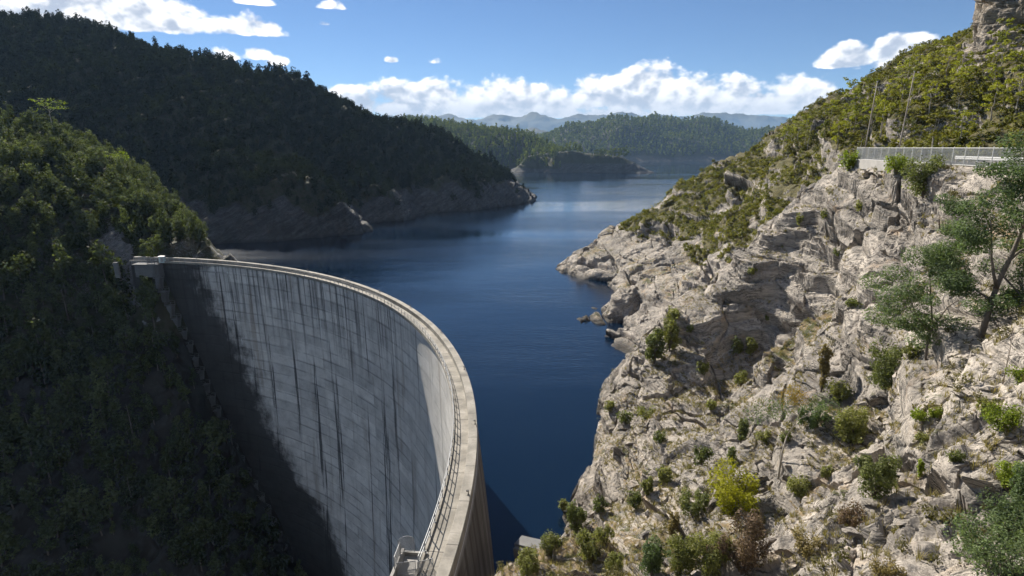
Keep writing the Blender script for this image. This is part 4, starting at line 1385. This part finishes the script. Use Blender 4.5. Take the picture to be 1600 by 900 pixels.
# two flat-topped trees on the near left skyline, one rounder one lower down
for (u, v, hp, lab) in ((40, 196, 24, 'low flat-topped tree alone on the near left skyline, left of a taller one'), (84, 212, 44, 'taller umbrella-shaped pale tree on the near left skyline'), (186, 274, 32, 'small rounded pale tree standing out on the near left skyline lower down')):
    loc, nrm = ground(TB, u, v + 3)
    if loc is None: continue
    dist = (loc - Vector((0, 0, CAMZ))).length
    h = hp * dist / F
    me = gum_tree(rng, h, h * 0.95, M_LEAF_LIME, M_BARK_PALE, 420, 0.30, 8, 0.35, base=0.7)
    plant_thing('skyline_tree', me, loc, lab, 'tree')

# --- heath scrub on the far right slope
def shrub_cloud(rng, h, w, n, size, nclump=8):
    C = []; R = []
    for k in range(nclump):
        a = rng.uniform(0, 2 * PI); o = w * 0.5 * math.sqrt(rng.uniform(0, .6)); z = h * rng.uniform(0.35, 0.85) * (1 - .4 * (o / (w * .5)) ** 2)
        r_ = w * rng.uniform(0.16, 0.28); C.append((o * math.cos(a), o * math.sin(a), z)); R.append((r_, r_, r_ * 1.15))
    return leaf_cloud(rng, C, R, n, size)


ir, ia = TR.sample(1.42, rng, 2.5)
P = TR.P[ir, ia]; he = TR.attrs['heath'][ir, ia]; nu = np.abs(TR.N[ir, ia][:, 2])
gap = fbm(P[:, 0] * .09, P[:, 1] * .09, P[:, 2] * .09 + 55, 3)
k_ = (he > 0.4) & (rng.uniform(size=len(P)) < 0.9) & (gap > -0.24) & (nu > 0.31) & (P[:, 0] > 5)
P = P[k_]
up, vp = project(P); P = P[(up < 1700) & (up > 820)]
protosH = [shrub_cloud(rng, 1.5, 1.9, 60, 0.24) for _ in range(5)]
merged_plants('heath_scrub', protosH, P, rng, 0.5, 1.35, M_LEAF_HEATH, {'label': 'low olive heath scrub covering the right hillside between rock outcrops', 'category': 'scrub'})
print('heath', len(P))

# --- dry grass on the pale rock
def tuft(rng, h, n):
    V = []; L = []
    for k in range(n):
        a = rng.uniform(0, 2 * PI); o = rng.uniform(0, .10); sp_ = rng.uniform(0.1, .7)
        b = np.array((math.cos(a) * o, math.sin(a) * o, -0.05)); t = b + np.array((math.cos(a) * sp_ * h, math.sin(a) * sp_ * h, h * rng.uniform(.5, 1)))
        s = np.array((-math.sin(a), math.cos(a), 0)) * 0.012
        m = b * .5 + t * .5 + np.array((0, 0, h * .12))
        V += [b - s, b + s, m + s * .8, m - s * .8, m - s * .8, m + s * .8, t + s * .2, t - s * .2]; L += [0.4] * 4 + [0.7] * 4
    V = np.array(V)
    return V, np.arange(len(V)).reshape(-1, 4), np.array(L)


ir, ia = TR.sample(0.42, rng, 0.5)
P = TR.P[ir, ia]; co_ = TR.attrs['cover'][ir, ia]; nu = np.abs(TR.N[ir, ia][:, 2]); rr_ = TR.rr[ir, ia]
pat = fbm(P[:, 0] * .16, P[:, 1] * .16, P[:, 2] * .16 + 91, 3)
k_ = (rr_ < 118) & (nu > 0.55) & (pat + co_ > 0.16) & (fence_s(P[:, 0], P[:, 1]) < 0) & (P[:, 0] > -4)
P = P[k_]
up, vp = project(P); P = P[(up < 1700) & (up > 700) & (vp < 960)]
if len(P) > 24000: P = P[rng.permutation(len(P))[:24000]]
merged_plants('dry_grass', [tuft(rng, .42, 16) for _ in range(4)], P, rng, 0.5, 1.3, M_GRASS, {'label': 'dry tan grass tufts growing on ledges of the pale rock slope', 'category': 'grass'})
print('grass', len(P))

ir, ia = TR.sample(0.8, rng, 0.8)
P = TR.P[ir, ia]; co_ = TR.attrs['cover'][ir, ia]; nu = np.abs(TR.N[ir, ia][:, 2]); rr_ = TR.rr[ir, ia]
pat = fbm(P[:, 0] * .13, P[:, 1] * .13, P[:, 2] * .13 + 141, 3)
k_ = (rr_ < 135) & (nu > 0.5) & (pat + co_ > 0.34) & (fence_s(P[:, 0], P[:, 1]) < -0.5) & (P[:, 0] > -4) & (rng.uniform(size=len(P)) < .5)
P = P[k_]
up, vp = project(P); P = P[(up < 1700) & (up > 700) & (vp < 960)]
if len(P) > 2600: P = P[rng.permutation(len(P))[:2600]]
merged_plants('low_scrub', [shrub_cloud(rng, .55, .7, 110, .05, 6) for _ in range(5)], P, rng, 0.4, 1.5, M_LEAF_SCRUB, {'label': 'low olive and brown scrub filling cracks of the pale rock slope', 'category': 'scrub'})
print('scrub', len(P))

# --- shrubs on the near right slope
def bush_meshes(rng, kind, h, w, leaf_mat, n, size, bark=M_BARK):
    st = MB(); C = []; R = []
    nb = 9 if kind != 'column' else 6
    for b in range(nb):
        a = b * 2.4 + rng.uniform(-.4, .4)
        sp_ = {'round': .42, 'upright': .30, 'column': .14, 'sparse': .40, 'ground': .5}[kind] * w * rng.uniform(.35, 1)
        hh = h * rng.uniform(.55, .92) * (1 - .25 * (sp_ / (.5 * w)) ** 2)
        e = Vector((math.cos(a) * sp_, math.sin(a) * sp_, hh)); mid = Vector((e.x * .35, e.y * .35, hh * .5))
        st.tube([(0, 0, -0.15), mid, e], [h * .014, h * .009, h * .003], 5)
        r_ = w * {'round': .24, 'upright': .17, 'column': .20, 'sparse': .16, 'ground': .22}[kind] * rng.uniform(.75, 1.2)
        C.append(tuple(e)); R.append((r_ * .8, r_ * .8, r_ * (.9 if kind == 'round' else 1.35)))
        for _ in range(6):
            q = Vector((0, 0, 0)).lerp(mid, rng.uniform(.3, 1)).lerp(e, rng.uniform(0, .95)) + Vector((e.x, e.y, 0)) * rng.uniform(0, .45) + Vector(rng.normal(0, 1, 3)) * w * .07
            if q.z < .12 * h: q.z = .14 * h
            st.tube([mid, q], [h * .006, h * .002], 4); r2 = r_ * rng.uniform(.3, .8)
            C.append(tuple(q)); R.append((r2, r2, r2 * 1.35))
    return st.mesh('stem', bark, True), cloud_mesh('foliage', [leaf_cloud(rng, C, R, n, size, up=.45)], leaf_mat)


KM = {'olive': M_LEAF_OLIVE, 'dark': M_LEAF_DARK, 'blue': M_LEAF_BLUE, 'yellow': M_LEAF_YELLOW, 'lime': M_LEAF_LIME, 'brown': M_LEAF_BROWN, 'tan': M_LEAF_TAN}
# base sight (u, v), height and width in the picture, form, colour, name, label
PLANTS = [
    (1145, 800, 76, 92, 'round', 'yellow', 'yellow_bush', 'bright yellow-green rounded bush, the most vivid plant on the slope'),
    (1157, 890, 98, 92, 'sparse', 'brown', 'dead_shrub', 'brown half-dead shrub with thin dark stems in front of the bright yellow bush'),
    (1107, 897, 84, 86, 'upright', 'olive', 'shrub', 'large olive shrub at the bottom edge, left of the brown half-dead shrub'),
    (1062, 905, 66, 66, 'upright', 'olive', 'shrub', 'olive shrub at the bottom edge between a larger olive one and a blue-green one'),
    (1018, 900, 66, 54, 'upright', 'blue', 'shrub', 'dull blue-green shrub at the bottom edge left of the two olive shrubs'),
    (1082, 806, 46, 50, 'sparse', 'dark', 'shrub', 'thin dark olive shrub just left of the bright yellow bush'),
    (1050, 838, 44, 34, 'upright', 'tan', 'shrub', 'narrow yellowish dry shrub left below the bright yellow bush'),
    (1247, 775, 36, 40, 'round', 'olive', 'shrub', 'small neat olive bush right of the slender young tree'),
    (1328, 692, 60, 84, 'upright', 'olive', 'shrub', 'wide twin-headed olive bush on the middle of the rocky slope'),
    (1364, 776, 84, 76, 'sparse', 'dark', 'shrub', 'thin conical brownish green shrub below the twin-headed olive bush'),
    (1157, 692, 48, 34, 'column', 'dark', 'shrub', 'dark upright bush left of the slender young tree'),
    (1143, 727, 32, 24, 'column', 'dark', 'shrub', 'small dark upright bush just above the yellow bush'),
    (1022, 568, 66, 44, 'upright', 'dark', 'shrub', 'tall dark bush hanging on the cliff edge above the lake'),
    (1046, 548, 56, 40, 'upright', 'olive', 'shrub', 'olive bush beside the tall dark one on the cliff edge'),
    (1050, 506, 30, 30, 'sparse', 'olive', 'shrub', 'thin pale bush at the top of the cliff-edge clump'),
    (1150, 556, 34, 24, 'upright', 'dark', 'shrub', 'left one of a pair of dark bushes under the rock wall'),
    (1172, 556, 34, 24, 'upright', 'olive', 'shrub', 'right one of a pair of bushes under the rock wall'),
    (1283, 612, 82, 32, 'column', 'tan', 'shrub', 'tall narrow yellowish shrub against the dark rock cleft'),
    (1385, 602, 68, 98, 'upright', 'dark', 'shrub', 'big dark green bush in the hollow left of the spreading tree'),
    (1270, 668, 44, 50, 'sparse', 'blue', 'shrub', 'thin blue-green bush behind the slender young tree'),
    (1308, 625, 34, 44, 'round', 'olive', 'shrub', 'olive bush at the foot of the dark rock cleft'),
    (1564, 670, 40, 56, 'round', 'lime', 'lime_bush', 'bright lime-green low bush near the right edge above the slope ledge'),
    (1592, 598, 30, 34, 'round', 'lime', 'lime_bush', 'lime-green bush cut by the right edge below the spreading tree'),
    (1588, 474, 22, 36, 'round', 'yellow', 'lime_bush', 'small yellow bush at the right edge beside the trunk of the spreading tree'),
    (1572, 762, 58, 44, 'round', 'lime', 'lime_bush', 'yellow-green bush at the right edge behind the blue-green shrubs'),
    (1592, 800, 96, 60, 'round', 'blue', 'blue_green_shrub', 'tall blue-green shrub cut by the right edge, upper of three'),
    (1568, 850, 80, 90, 'round', 'blue', 'blue_green_shrub', 'blue-green shrub near the right edge, middle of three'),
    (1550, 915, 76, 140, 'ground', 'blue', 'blue_green_shrub', 'low wide blue-green shrub in the bottom right corner'),
    (1443, 308, 66, 76, 'round', 'dark', 'shrub', 'dense dark green bush on the cliff just under the road fence'),
    (1400, 272, 34, 40, 'round', 'lime', 'lime_bush', 'light green bush growing up against the road fence'),
    (1326, 266, 34, 30, 'round', 'lime', 'lime_bush', 'light green bush at the far end of the retaining wall'),
    (823, 900, 46, 52, 'upright', 'olive', 'shrub', 'olive bush at the bottom of the cliff edge nearest the dam'),
    (858, 862, 34, 40, 'round', 'olive', 'shrub', 'round olive bush beside the concrete slab'),
    (900, 836, 56, 44, 'upright', 'dark', 'shrub', 'dark tall bush near the cliff edge right of the concrete slab'),
    (916, 870, 50, 50, 'sparse', 'olive', 'shrub', 'thin olive bush below the dark tall bush near the cliff edge'),
    (792, 848, 30, 30, 'sparse', 'brown', 'dead_shrub', 'grey-brown leafless-looking shrub on the cliff edge by the dam'),
    (1380, 900, 30, 46, 'ground', 'tan', 'shrub', 'dry brownish low shrub among the foreground boulders'),
    (1330, 822, 40, 40, 'ground', 'brown', 'dead_shrub', 'low brown shrub between the foreground boulders'),
    (1255, 862, 36, 44, 'ground', 'tan', 'shrub', 'dry tan low shrub right of the brown half-dead shrub'),
    (1435, 655, 22, 26, 'round', 'lime', 'lime_bush', 'small fresh green bush on the slope left of the lime-green low bush'),
    (1460, 652, 20, 24, 'round', 'lime', 'lime_bush', 'tiny fresh green bush, right of a similar one, on the grassy slope'),
    (1435, 745, 36, 20, 'column', 'lime', 'lime_bush', 'narrow light green sprig among boulders right of the conical shrub'),
]
GROUPED = [(935, 800, 30, 26), (942, 848, 36, 34), (990, 792, 32, 24), (1010, 776, 36, 28), (1036, 762, 42, 34), (1096, 727, 34, 34), (1157, 604, 30, 20), (1097, 584, 24, 20),
           (952, 640, 18, 20), (975, 660, 20, 24), (1010, 655, 20, 36), (1030, 690, 18, 24), (880, 800, 22, 22), (960, 890, 34, 34), (1195, 690, 24, 24), (1225, 690, 20, 24), (1290, 745, 22, 24), (1420, 560, 26, 30), (1440, 690, 18, 26), (1200, 500, 14, 18), (1110, 640, 18, 22), (1250, 350, 16, 22), (1310, 400, 14, 20), (1290, 340, 14, 20), (1345, 330, 16, 26), (1175, 430, 14, 18), (1330, 480, 18, 22), (1080, 520, 16, 18), (1490, 720, 22, 26), (1540, 640, 22, 30)]
proto_cache = {}
dists = []


def place_plant(u, v, hp, wp, kind, colour, name, label, group=None):
    loc, nrm = ground(TR, min(u, 1598), min(v, 898))
    if loc is None: return
    d = Vector((0, 0, CAMZ)) - loc; dist = d.length
    cosx = dist * sight_dir(u, v).dot(sight_dir(800, 450))
    h = hp * cosx / F * 1.0; w = wp * cosx / F * .95
    n = int(np.clip(hp * wp * 1.0, 420, 6500)); size = max(0.04, 1.15 * cosx / (F * 0.64) * 0.95)
    me = bush_meshes(rng, kind, h, w, KM[colour], n, size)
    plant_thing(name, me, loc - Vector((0, 0, 0.1)), label, 'bush', group, 1.0, 0.0, ('stem', 'foliage'))


for pl in PLANTS:
    place_plant(*pl)
for (u, v, hp, wp) in GROUPED:
    place_plant(u, v, hp, wp, ('upright', 'round', 'sparse')[rng.integers(0, 3)], ('olive', 'dark', 'olive')[rng.integers(0, 3)], 'small_shrub', 'small olive green shrub growing from a crack in the pale rock slope', 'small shrubs scattered over the pale rock slope')

# slender young tree with an orange top
loc, n_ = ground(TR, 1216, 748)
dist = (loc - Vector((0, 0, CAMZ))).length; px = dist / F
t = empty('slender_young_tree', loc, 'slender young tree with thin bare forked trunk and an orange-leaved top', 'tree')
mb = MB(); H = 128 * px
mb.tube([(0, 0, -.2), (0.05, 0, H * .3), (0.12 * H * .3, 0, H * .5)], [.09, .075, .06], 7)
mb.tube([(0.036 * H, 0, H * .5), (-.06 * H, 0.1, H * .62), (-.2 * H, .2, H * .8)], [.05, .035, .015], 6)
mb.tube([(0.036 * H, 0, H * .5), (.12 * H, 0, H * .68), (.18 * H, .1, H * .95)], [.05, .035, .012], 6)
mb.tube([(.12 * H, 0, H * .68), (.3 * H, -.1, H * .78), (.42 * H, .1, H * .82)], [.03, .02, .01], 5)
mb.build('trunk', M_BARK_PALE, t, True)
cl = leaf_cloud(rng, [(-.2 * H, .2, H * .8), (-.32 * H, .1, H * .74), (-.08 * H, .1, H * .78), (.02 * H, .2, H * .84), (.44 * H, 0, H * .8), (.34 * H, 0, H * .88)], np.array([.14, .12, .12, .12, .13, .11]) * H, 2200, .06)
add_obj('crown', cloud_mesh('crown', [cl], M_LEAF_BLUE), t)
cl = leaf_cloud(rng, [(.06 * H, .1, H * .98), (.0 * H, .1, H * .92), (.12 * H, .1, H * .92)], np.array([.11, .1, .09]) * H, 900, .06)
add_obj('tip_foliage', cloud_mesh('tip_foliage', [cl], M_LEAF_ORANGE), t, label='orange leaves at the top')

# spreading tree at the right edge and its lower neighbour
def spreading_tree(u, v, height_px, limbs, label, leaves, sz, trunk_r, leafmat):
    loc, n_ = ground(TR, u, v)
    c = (loc - Vector((0, 0, CAMZ))).dot(sight_dir(800, 450)); k = c / F
    t = empty('spreading_tree', loc, label, 'tree')
    tr = MB(); C = []; R = []
    for (pts, r0_, r1_, clumps) in limbs:
        W = [Vector(((pu - u) * k, dy, (v - pv) * k * 1.02)) for (pu, pv, dy) in pts]
        tr.tube(W, list(np.linspace(r0_, r1_, len(W))), 8)
        for (cu, cv, dy, rw) in clumps:
            cpos = Vector(((cu - u) * k, dy, (v - cv) * k * 1.02))
            nearest = min(W, key=lambda p: (p - cpos).length)
            tr.tube([nearest, nearest.lerp(cpos, .55) + Vector((0, 0, .12)), cpos], [r1_ * .7 + .01, r1_ * .5 + .006, .008], 5)
            for q in range(4):
                jit = Vector(rng.normal(0, 1, 3) * np.array((.62, .62, .36)) * rw * k); rr_ = rw * k * rng.uniform(.42, .72)
                C.append(tuple(cpos + jit)); R.append((rr_, rr_, rr_ * .62))
    tr.build('trunk', M_BARK, t, True)
    add_obj('crown', cloud_mesh('crown', [leaf_cloud(rng, C, R, leaves, sz, up=.7)], leafmat), t)


spreading_tree(1532, 526, 280, [
    ([(1532, 530, 0), (1538, 490, .1), (1546, 440, .2), (1556, 400, .1), (1562, 360, 0), (1578, 320, .2), (1592, 275, .4)], .23, .06,
     [(1590, 265, .4, 40), (1560, 262, -.5, 42), (1525, 285, -.3, 40), (1590, 330, .8, 36), (1530, 325, -.8, 34), (1575, 300, -.8, 36), (1610, 290, .3, 40)]),
    ([(1544, 450, .1), (1530, 430, -.2), (1515, 400, -.5), (1505, 360, -.6)], .12, .05,
     [(1500, 345, -.6, 40), (1478, 372, -.8, 38), (1520, 352, .5, 34), (1490, 320, .2, 36)]),
    ([(1552, 410, .1), (1575, 395, .5), (1600, 385, .8)], .10, .04, [(1600, 375, .8, 40), (1585, 405, -.5, 36), (1610, 430, .4, 40)]),
    ([(1540, 470, .1), (1520, 455, .6), (1490, 450, 1.1)], .09, .035, [(1488, 440, 1.1, 42), (1510, 462, -.6, 34), (1470, 462, .8, 34)]),
    ([(1548, 430, .1), (1575, 460, -.4), (1597, 455, -.6)], .07, .03, [(1590, 448, -.6, 34), (1572, 470, .4, 30)]),
], 'large spreading dark-trunked tree with layered foliage near the right edge', 40000, 0.075, .3, M_LEAF_BLUE)
spreading_tree(1447, 562, 180, [
    ([(1447, 566, 0), (1446, 540, .1), (1448, 510, 0), (1440, 470, .1), (1432, 430, .2)], .10, .04,
     [(1425, 420, .2, 44), (1450, 400, -.3, 40), (1412, 450, .4, 40), (1470, 415, .4, 38), (1440, 380, .1, 36)]),
    ([(1447, 520, 0), (1425, 495, .3), (1408, 480, .4)], .06, .03, [(1403, 470, .4, 38), (1420, 500, -.4, 36), (1398, 500, .2, 30)]),
    ([(1448, 510, 0), (1470, 480, .3), (1488, 470, .5)], .06, .03, [(1490, 490, .5, 38), (1470, 500, -.3, 36), (1455, 525, .3, 32)]),
], 'lower pale-stemmed tree with feathery green foliage left of the large spreading tree', 26000, 0.075, .2, M_LEAF_BLUE)

# dead twig
loc, n_ = ground(TR, 1567, 600)
k = (loc - Vector((0, 0, CAMZ))).length / F
t = empty('dead_sapling', loc, 'thin bare dead sapling on the grassy slope near the right edge', 'tree')
mb = MB(); H = 75 * k
mb.tube([(0, 0, -.1), (-.02, 0, H * .5), (-.08, 0, H)], [.035, .025, .01], 5)
for q in (.4, .55, .7, .85):
    a = rng.uniform(0, 6.28); mb.tube([(-.03, 0, H * q), (math.cos(a) * .35 * H * (1 - q * .5), math.sin(a) * .3 * H, H * (q + .12))], [.014, .005], 4)
mb.build('trunk', M_TWIG, t, True)

# loose boulders
boulders = []
import bmesh
for k in range(7):
    bm = bmesh.new()
    for q in range(13):
        d = rng.normal(size=3); d /= np.linalg.norm(d)
        bm.verts.new(tuple(d * np.array((.85, .6, .36)) * rng.uniform(.8, 1.15)))
    bmesh.ops.convex_hull(bm, input=bm.verts[:])
    for v_ in [v_ for v_ in bm.verts if not v_.link_faces]: bm.verts.remove(v_)
    bmesh.ops.bevel(bm, geom=bm.edges[:], offset=0.025, segments=1, affect='EDGES')
    me = bpy.data.meshes.new('boulder'); bm.to_mesh(me); bm.free(); me.materials.append(M_ROCK)
    boulders.append(me)
nb = 0
for k in range(600):
    if nb >= 75: break
    u = rng.uniform(930, 1595); v = rng.uniform(560, 895)
    if v < 560 + (1595 - u) * 0.15: continue
    loc, nrm = ground(TR, u, v)
    if loc is None or loc.y > 100 or abs(nrm.z) < .45: continue
    o = add_obj('boulder', boulders[rng.integers(0, 6)], None, loc - Vector((0, 0, .05)), label='angular pale boulder lying loose on the rocky slope', category='boulder', group='loose boulders on the pale rocky slope')
    s = rng.uniform(.3, .9) * (1.0 if loc.y < 45 else 1.3); o.scale = (s, s * rng.uniform(.8, 1.2), s * rng.uniform(.7, 1.2)); o.rotation_euler = (rng.normal(0, .25), rng.normal(-.3, .25), rng.uniform(0, 6.28))
    nb += 1

# clump of trees on the peninsula's end and a few more
protoK = [gum_tree(rng, 22, 17, M_LEAF_FAR, M_BARK, 420, 1.1, 9, .7, base=.25) for _ in range(3)]
for (u, v) in ((928, 247), (936, 247), (944, 247), (951, 247), (958, 247), (966, 248), (941, 246), (973, 249)):
    loc, n_ = ground(TD, u, v)
    if loc is None or loc.y > 1500: loc, n_ = ground(TD, u, v + 3)
    if loc is None: continue
    plant_thing('peninsula_tree', protoK[rng.integers(0, 3)], loc - Vector((0, 0, 2)), 'dark tree in the small clump near the tip of the far peninsula', 'tree', 'tree clump on the peninsula', rng.uniform(.85, 1.4), rng.uniform(0, 6.28))
for (u, v) in ((858, 243), (868, 244), (850, 243)):
    loc, n_ = ground(TD, u, v)
    if loc is None: continue
    plant_thing('peninsula_tree', protoK[rng.integers(0, 3)], loc - Vector((0, 0, 2)), 'dark tree at the edge of the forest where the flat peninsula starts', 'tree', 'trees at the root of the peninsula', rng.uniform(.7, 1.1), rng.uniform(0, 6.28))

# ------------------------------------------------------------------ haze
hz = MB(); hz.box((2000, 8000, 200), (20000, 17400, 712))
m, g = new_mat('haze_air')
vol = g.n('ShaderNodeVolumePrincipled', {'Color': (0.42, 0.66, 1.0, 1), 'Density': 0.00005, 'Anisotropy': 0.0})
o_ = g.n('ShaderNodeOutputMaterial'); g.nt.links.new(vol.outputs[0], o_.inputs['Volume'])
ho = hz.build('haze', m, kind='stuff')

# ------------------------------------------------------------------ sky
world = bpy.data.worlds.new('World'); SC.world = world; world.use_nodes = True
g = G(world.node_tree)
SKY = 0.05
sky = g.n('ShaderNodeTexSky', sky_type='NISHITA', sun_disc=False, sun_elevation=SUN_EL, sun_rotation=SUN_AZ, altitude=1800, air_density=0.9, dust_density=0.0, ozone_density=4.5)
tc = g.n('ShaderNodeTexCoord').outputs['Generated']
sp = g.n('ShaderNodeSeparateXYZ', {0: tc}); dx, dy, dz = sp.outputs
az = g.m('MULTIPLY', g.m('ARCTAN2', dx, dy), 180 / PI)
el = g.m('MULTIPLY', g.m('ARCSINE', dz), 180 / PI)


def ae(u, v):
    d = sight_dir(u, v)
    return math.degrees(math.atan2(d.x, d.y)), math.degrees(math.asin(d.z))


qv = g.n('ShaderNodeCombineXYZ', {'X': az, 'Y': g.m('MULTIPLY', el, 1.35), 'Z': 0.0}).outputs[0]
qs = g.n('ShaderNodeCombineXYZ', {'X': g.m('SUBTRACT', az, 0.55), 'Y': g.m('MULTIPLY', g.m('ADD', el, 0.75), 1.35), 'Z': 0.0}).outputs[0]


def cloud_noise(v):
    a = g.noise(v, 0.21, 7, 0.54, 0.2)
    vo = g.n('ShaderNodeTexVoronoi', {'Vector': g.mapping(v, (1, 1, 1), (0, 0, .4)), 'Scale': 0.8, 'Randomness': 1.0, 'Detail': 2.0, 'Roughness': 0.5}, feature='SMOOTH_F1')
    vo.inputs['Smoothness'].default_value = 0.5
    b = g.m('SUBTRACT', 0.70, vo.outputs[0])
    return g.m('ADD', g.m('MULTIPLY', a, 0.86), g.m('MULTIPLY', b, 0.15))


n0 = cloud_noise(qv); n1 = cloud_noise(qs)
# (u, v base line, half width px, height px up, strength)
BANK = [(560, 165, 75, 38, 1.0), (640, 172, 120, 50, 1.1), (690, 160, 90, 48, 1.1), (770, 168, 110, 55, 1.1), (860, 165, 120, 52, 1.1), (950, 160, 110, 55, 1.1), (1018, 150, 60, 64, 1.25), (1060, 165, 120, 58, 1.1), (1150, 160, 110, 50, 1.0), (1225, 166, 80, 56, 1.05), (1180, 174, 170, 28, .95), (800, 180, 360, 26, 1.0),
        (1322, 100, 44, 30, 1.1), (1408, 88, 50, 30, 1.2), (1390, 104, 60, 14, .7), (1262, 150, 50, 30, .8),
        (120, 28, 230, 60, 1.25), (20, 16, 180, 60, 1.2), (250, 36, 90, 40, 1.1), (375, 50, 70, 26, .85), (350, 90, 30, 22, .9), (400, 90, 28, 22, .9), (430, 100, 20, 14, .7), (390, 4, 30, 14, .7), (525, 12, 30, 18, .75), (506, 38, 16, 8, .6), (612, 96, 14, 9, .75), (680, 98, 18, 8, .65), (-300, 60, 400, 120, 1.1)]
tot = None
for (u, v, hw, hh, st) in BANK:
    a0, e0 = ae(u, v)
    scale = math.degrees(1 / F) * math.cos(math.radians(a0)) ** 0.5
    wa, wu = hw * scale, hh * scale * (0.88 if v > 130 else 1.0)
    x = g.m('DIVIDE', g.m('SUBTRACT', az, a0), wa)
    y = g.m('SUBTRACT', el, e0)
    yu = g.m('DIVIDE', g.m('MAXIMUM', y, 0.0), wu); yd = g.m('DIVIDE', g.m('MINIMUM', y, 0.0), wu * 0.22)
    d2 = g.m('ADD', g.m('MULTIPLY', x, x), g.m('ADD', g.m('MULTIPLY', yu, yu), g.m('MULTIPLY', yd, yd)))
    w = g.m('MULTIPLY', g.m('SUBTRACT', 1.0, d2), st)
    tot = w if tot is None else g.m('SMOOTH_MAX', tot, w, 0.35)
tot = g.m('MAXIMUM', tot, -3.0)
# scattered fair-weather cloud elsewhere round the sky (outside the picture)
side = g.m('MULTIPLY', g.ss(g.m('ABSOLUTE', az), 46, 60), g.ss(el, 1, 14))
gen = g.m('SUBTRACT', g.m('MULTIPLY', g.noise(qv, 0.05, 5, 0.55), 4.0), 1.9)
tot = g.m('ADD', g.m('MULTIPLY', tot, g.m('SUBTRACT', 1.0, side)), g.m('MULTIPLY', gen, side))
dens_f = g.m('ADD', g.m('MULTIPLY', tot, 0.55), g.m('MULTIPLY', g.m('SUBTRACT', n0, 0.50), 1.7))
dens = g.ss(dens_f, -0.04, 0.20)
lit = g.ss(g.m('ADD', g.m('MULTIPLY', g.m('SUBTRACT', n0, n1), 2.6), g.m('MULTIPLY', g.m('SUBTRACT', 0.6, dens_f), 0.45)), -0.22, 0.42)
lit = g.m('MULTIPLY', lit, g.ss(g.m('ADD', el, g.m('MULTIPLY', n1, 2.0)), 3.6, 6.4, 0.30, 1.0))
ccol = g.mix(lit, (5.6, 6.3, 7.6, 1), (16.5, 16.1, 15.6, 1))
colr = g.mix(g.m('MULTIPLY', dens, 0.97), g.mix(1.0, sky.outputs[0], (0.82, 0.86, 0.90, 1), 'MULTIPLY'), g.mix(1.0, ccol, (0.88, 0.88, 0.88, 1), 'MULTIPLY'))
bg = g.n('ShaderNodeBackground', {'Color': colr, 'Strength': SKY})
wo = g.n('ShaderNodeOutputWorld'); g.nt.links.new(bg.outputs[0], wo.inputs['Surface'])
world.cycles.sampling_method = 'MANUAL'; world.cycles.sample_map_resolution = 1024

sun = bpy.data.lights.new('sun', 'SUN'); sun.energy = 5.0; sun.angle = math.radians(0.53); sun.color = (1.0, 0.93, 0.82)
so = bpy.data.objects.new('sun', sun); COL.objects.link(so)
sd = Vector((math.sin(SUN_AZ) * math.cos(SUN_EL), math.cos(SUN_AZ) * math.cos(SUN_EL), math.sin(SUN_EL)))
so.rotation_euler = sd.to_track_quat('Z', 'Y').to_euler(); so.location = (-60, 60, 160)

# ------------------------------------------------------------------ camera and output
cd = bpy.data.cameras.new('camera'); cam = bpy.data.objects.new('camera', cd); COL.objects.link(cam)
cd.sensor_width = 36; cd.lens = 36 * F / 1600; cd.clip_start = 0.5; cd.clip_end = 40000
cam.location = (0, 0, CAMZ); cam.rotation_euler = (math.radians(90) - PITCH, 0, 0)
SC.camera = cam
SC.view_settings.view_transform = 'Standard'; SC.view_settings.look = 'None'; SC.view_settings.exposure = 1.15; SC.view_settings.gamma = 1.0
SC.view_settings.use_curve_mapping = False
SC.render.engine = 'CYCLES'
cy = SC.cycles
cy.use_denoising = True
try:
    cy.denoiser = 'OPENIMAGEDENOISE'; cy.denoising_input_passes = 'RGB_ALBEDO_NORMAL'; cy.denoising_prefilter = 'ACCURATE'
except Exception:
    pass
cy.use_adaptive_sampling = True; cy.adaptive_threshold = 0.03; cy.adaptive_min_samples = 20
cy.max_bounces = 4; cy.diffuse_bounces = 2; cy.glossy_bounces = 2; cy.transmission_bounces = 3; cy.transparent_max_bounces = 8; cy.volume_bounces = 0
cy.caustics_reflective = False; cy.caustics_refractive = False
cy.sample_clamp_indirect = 6.0
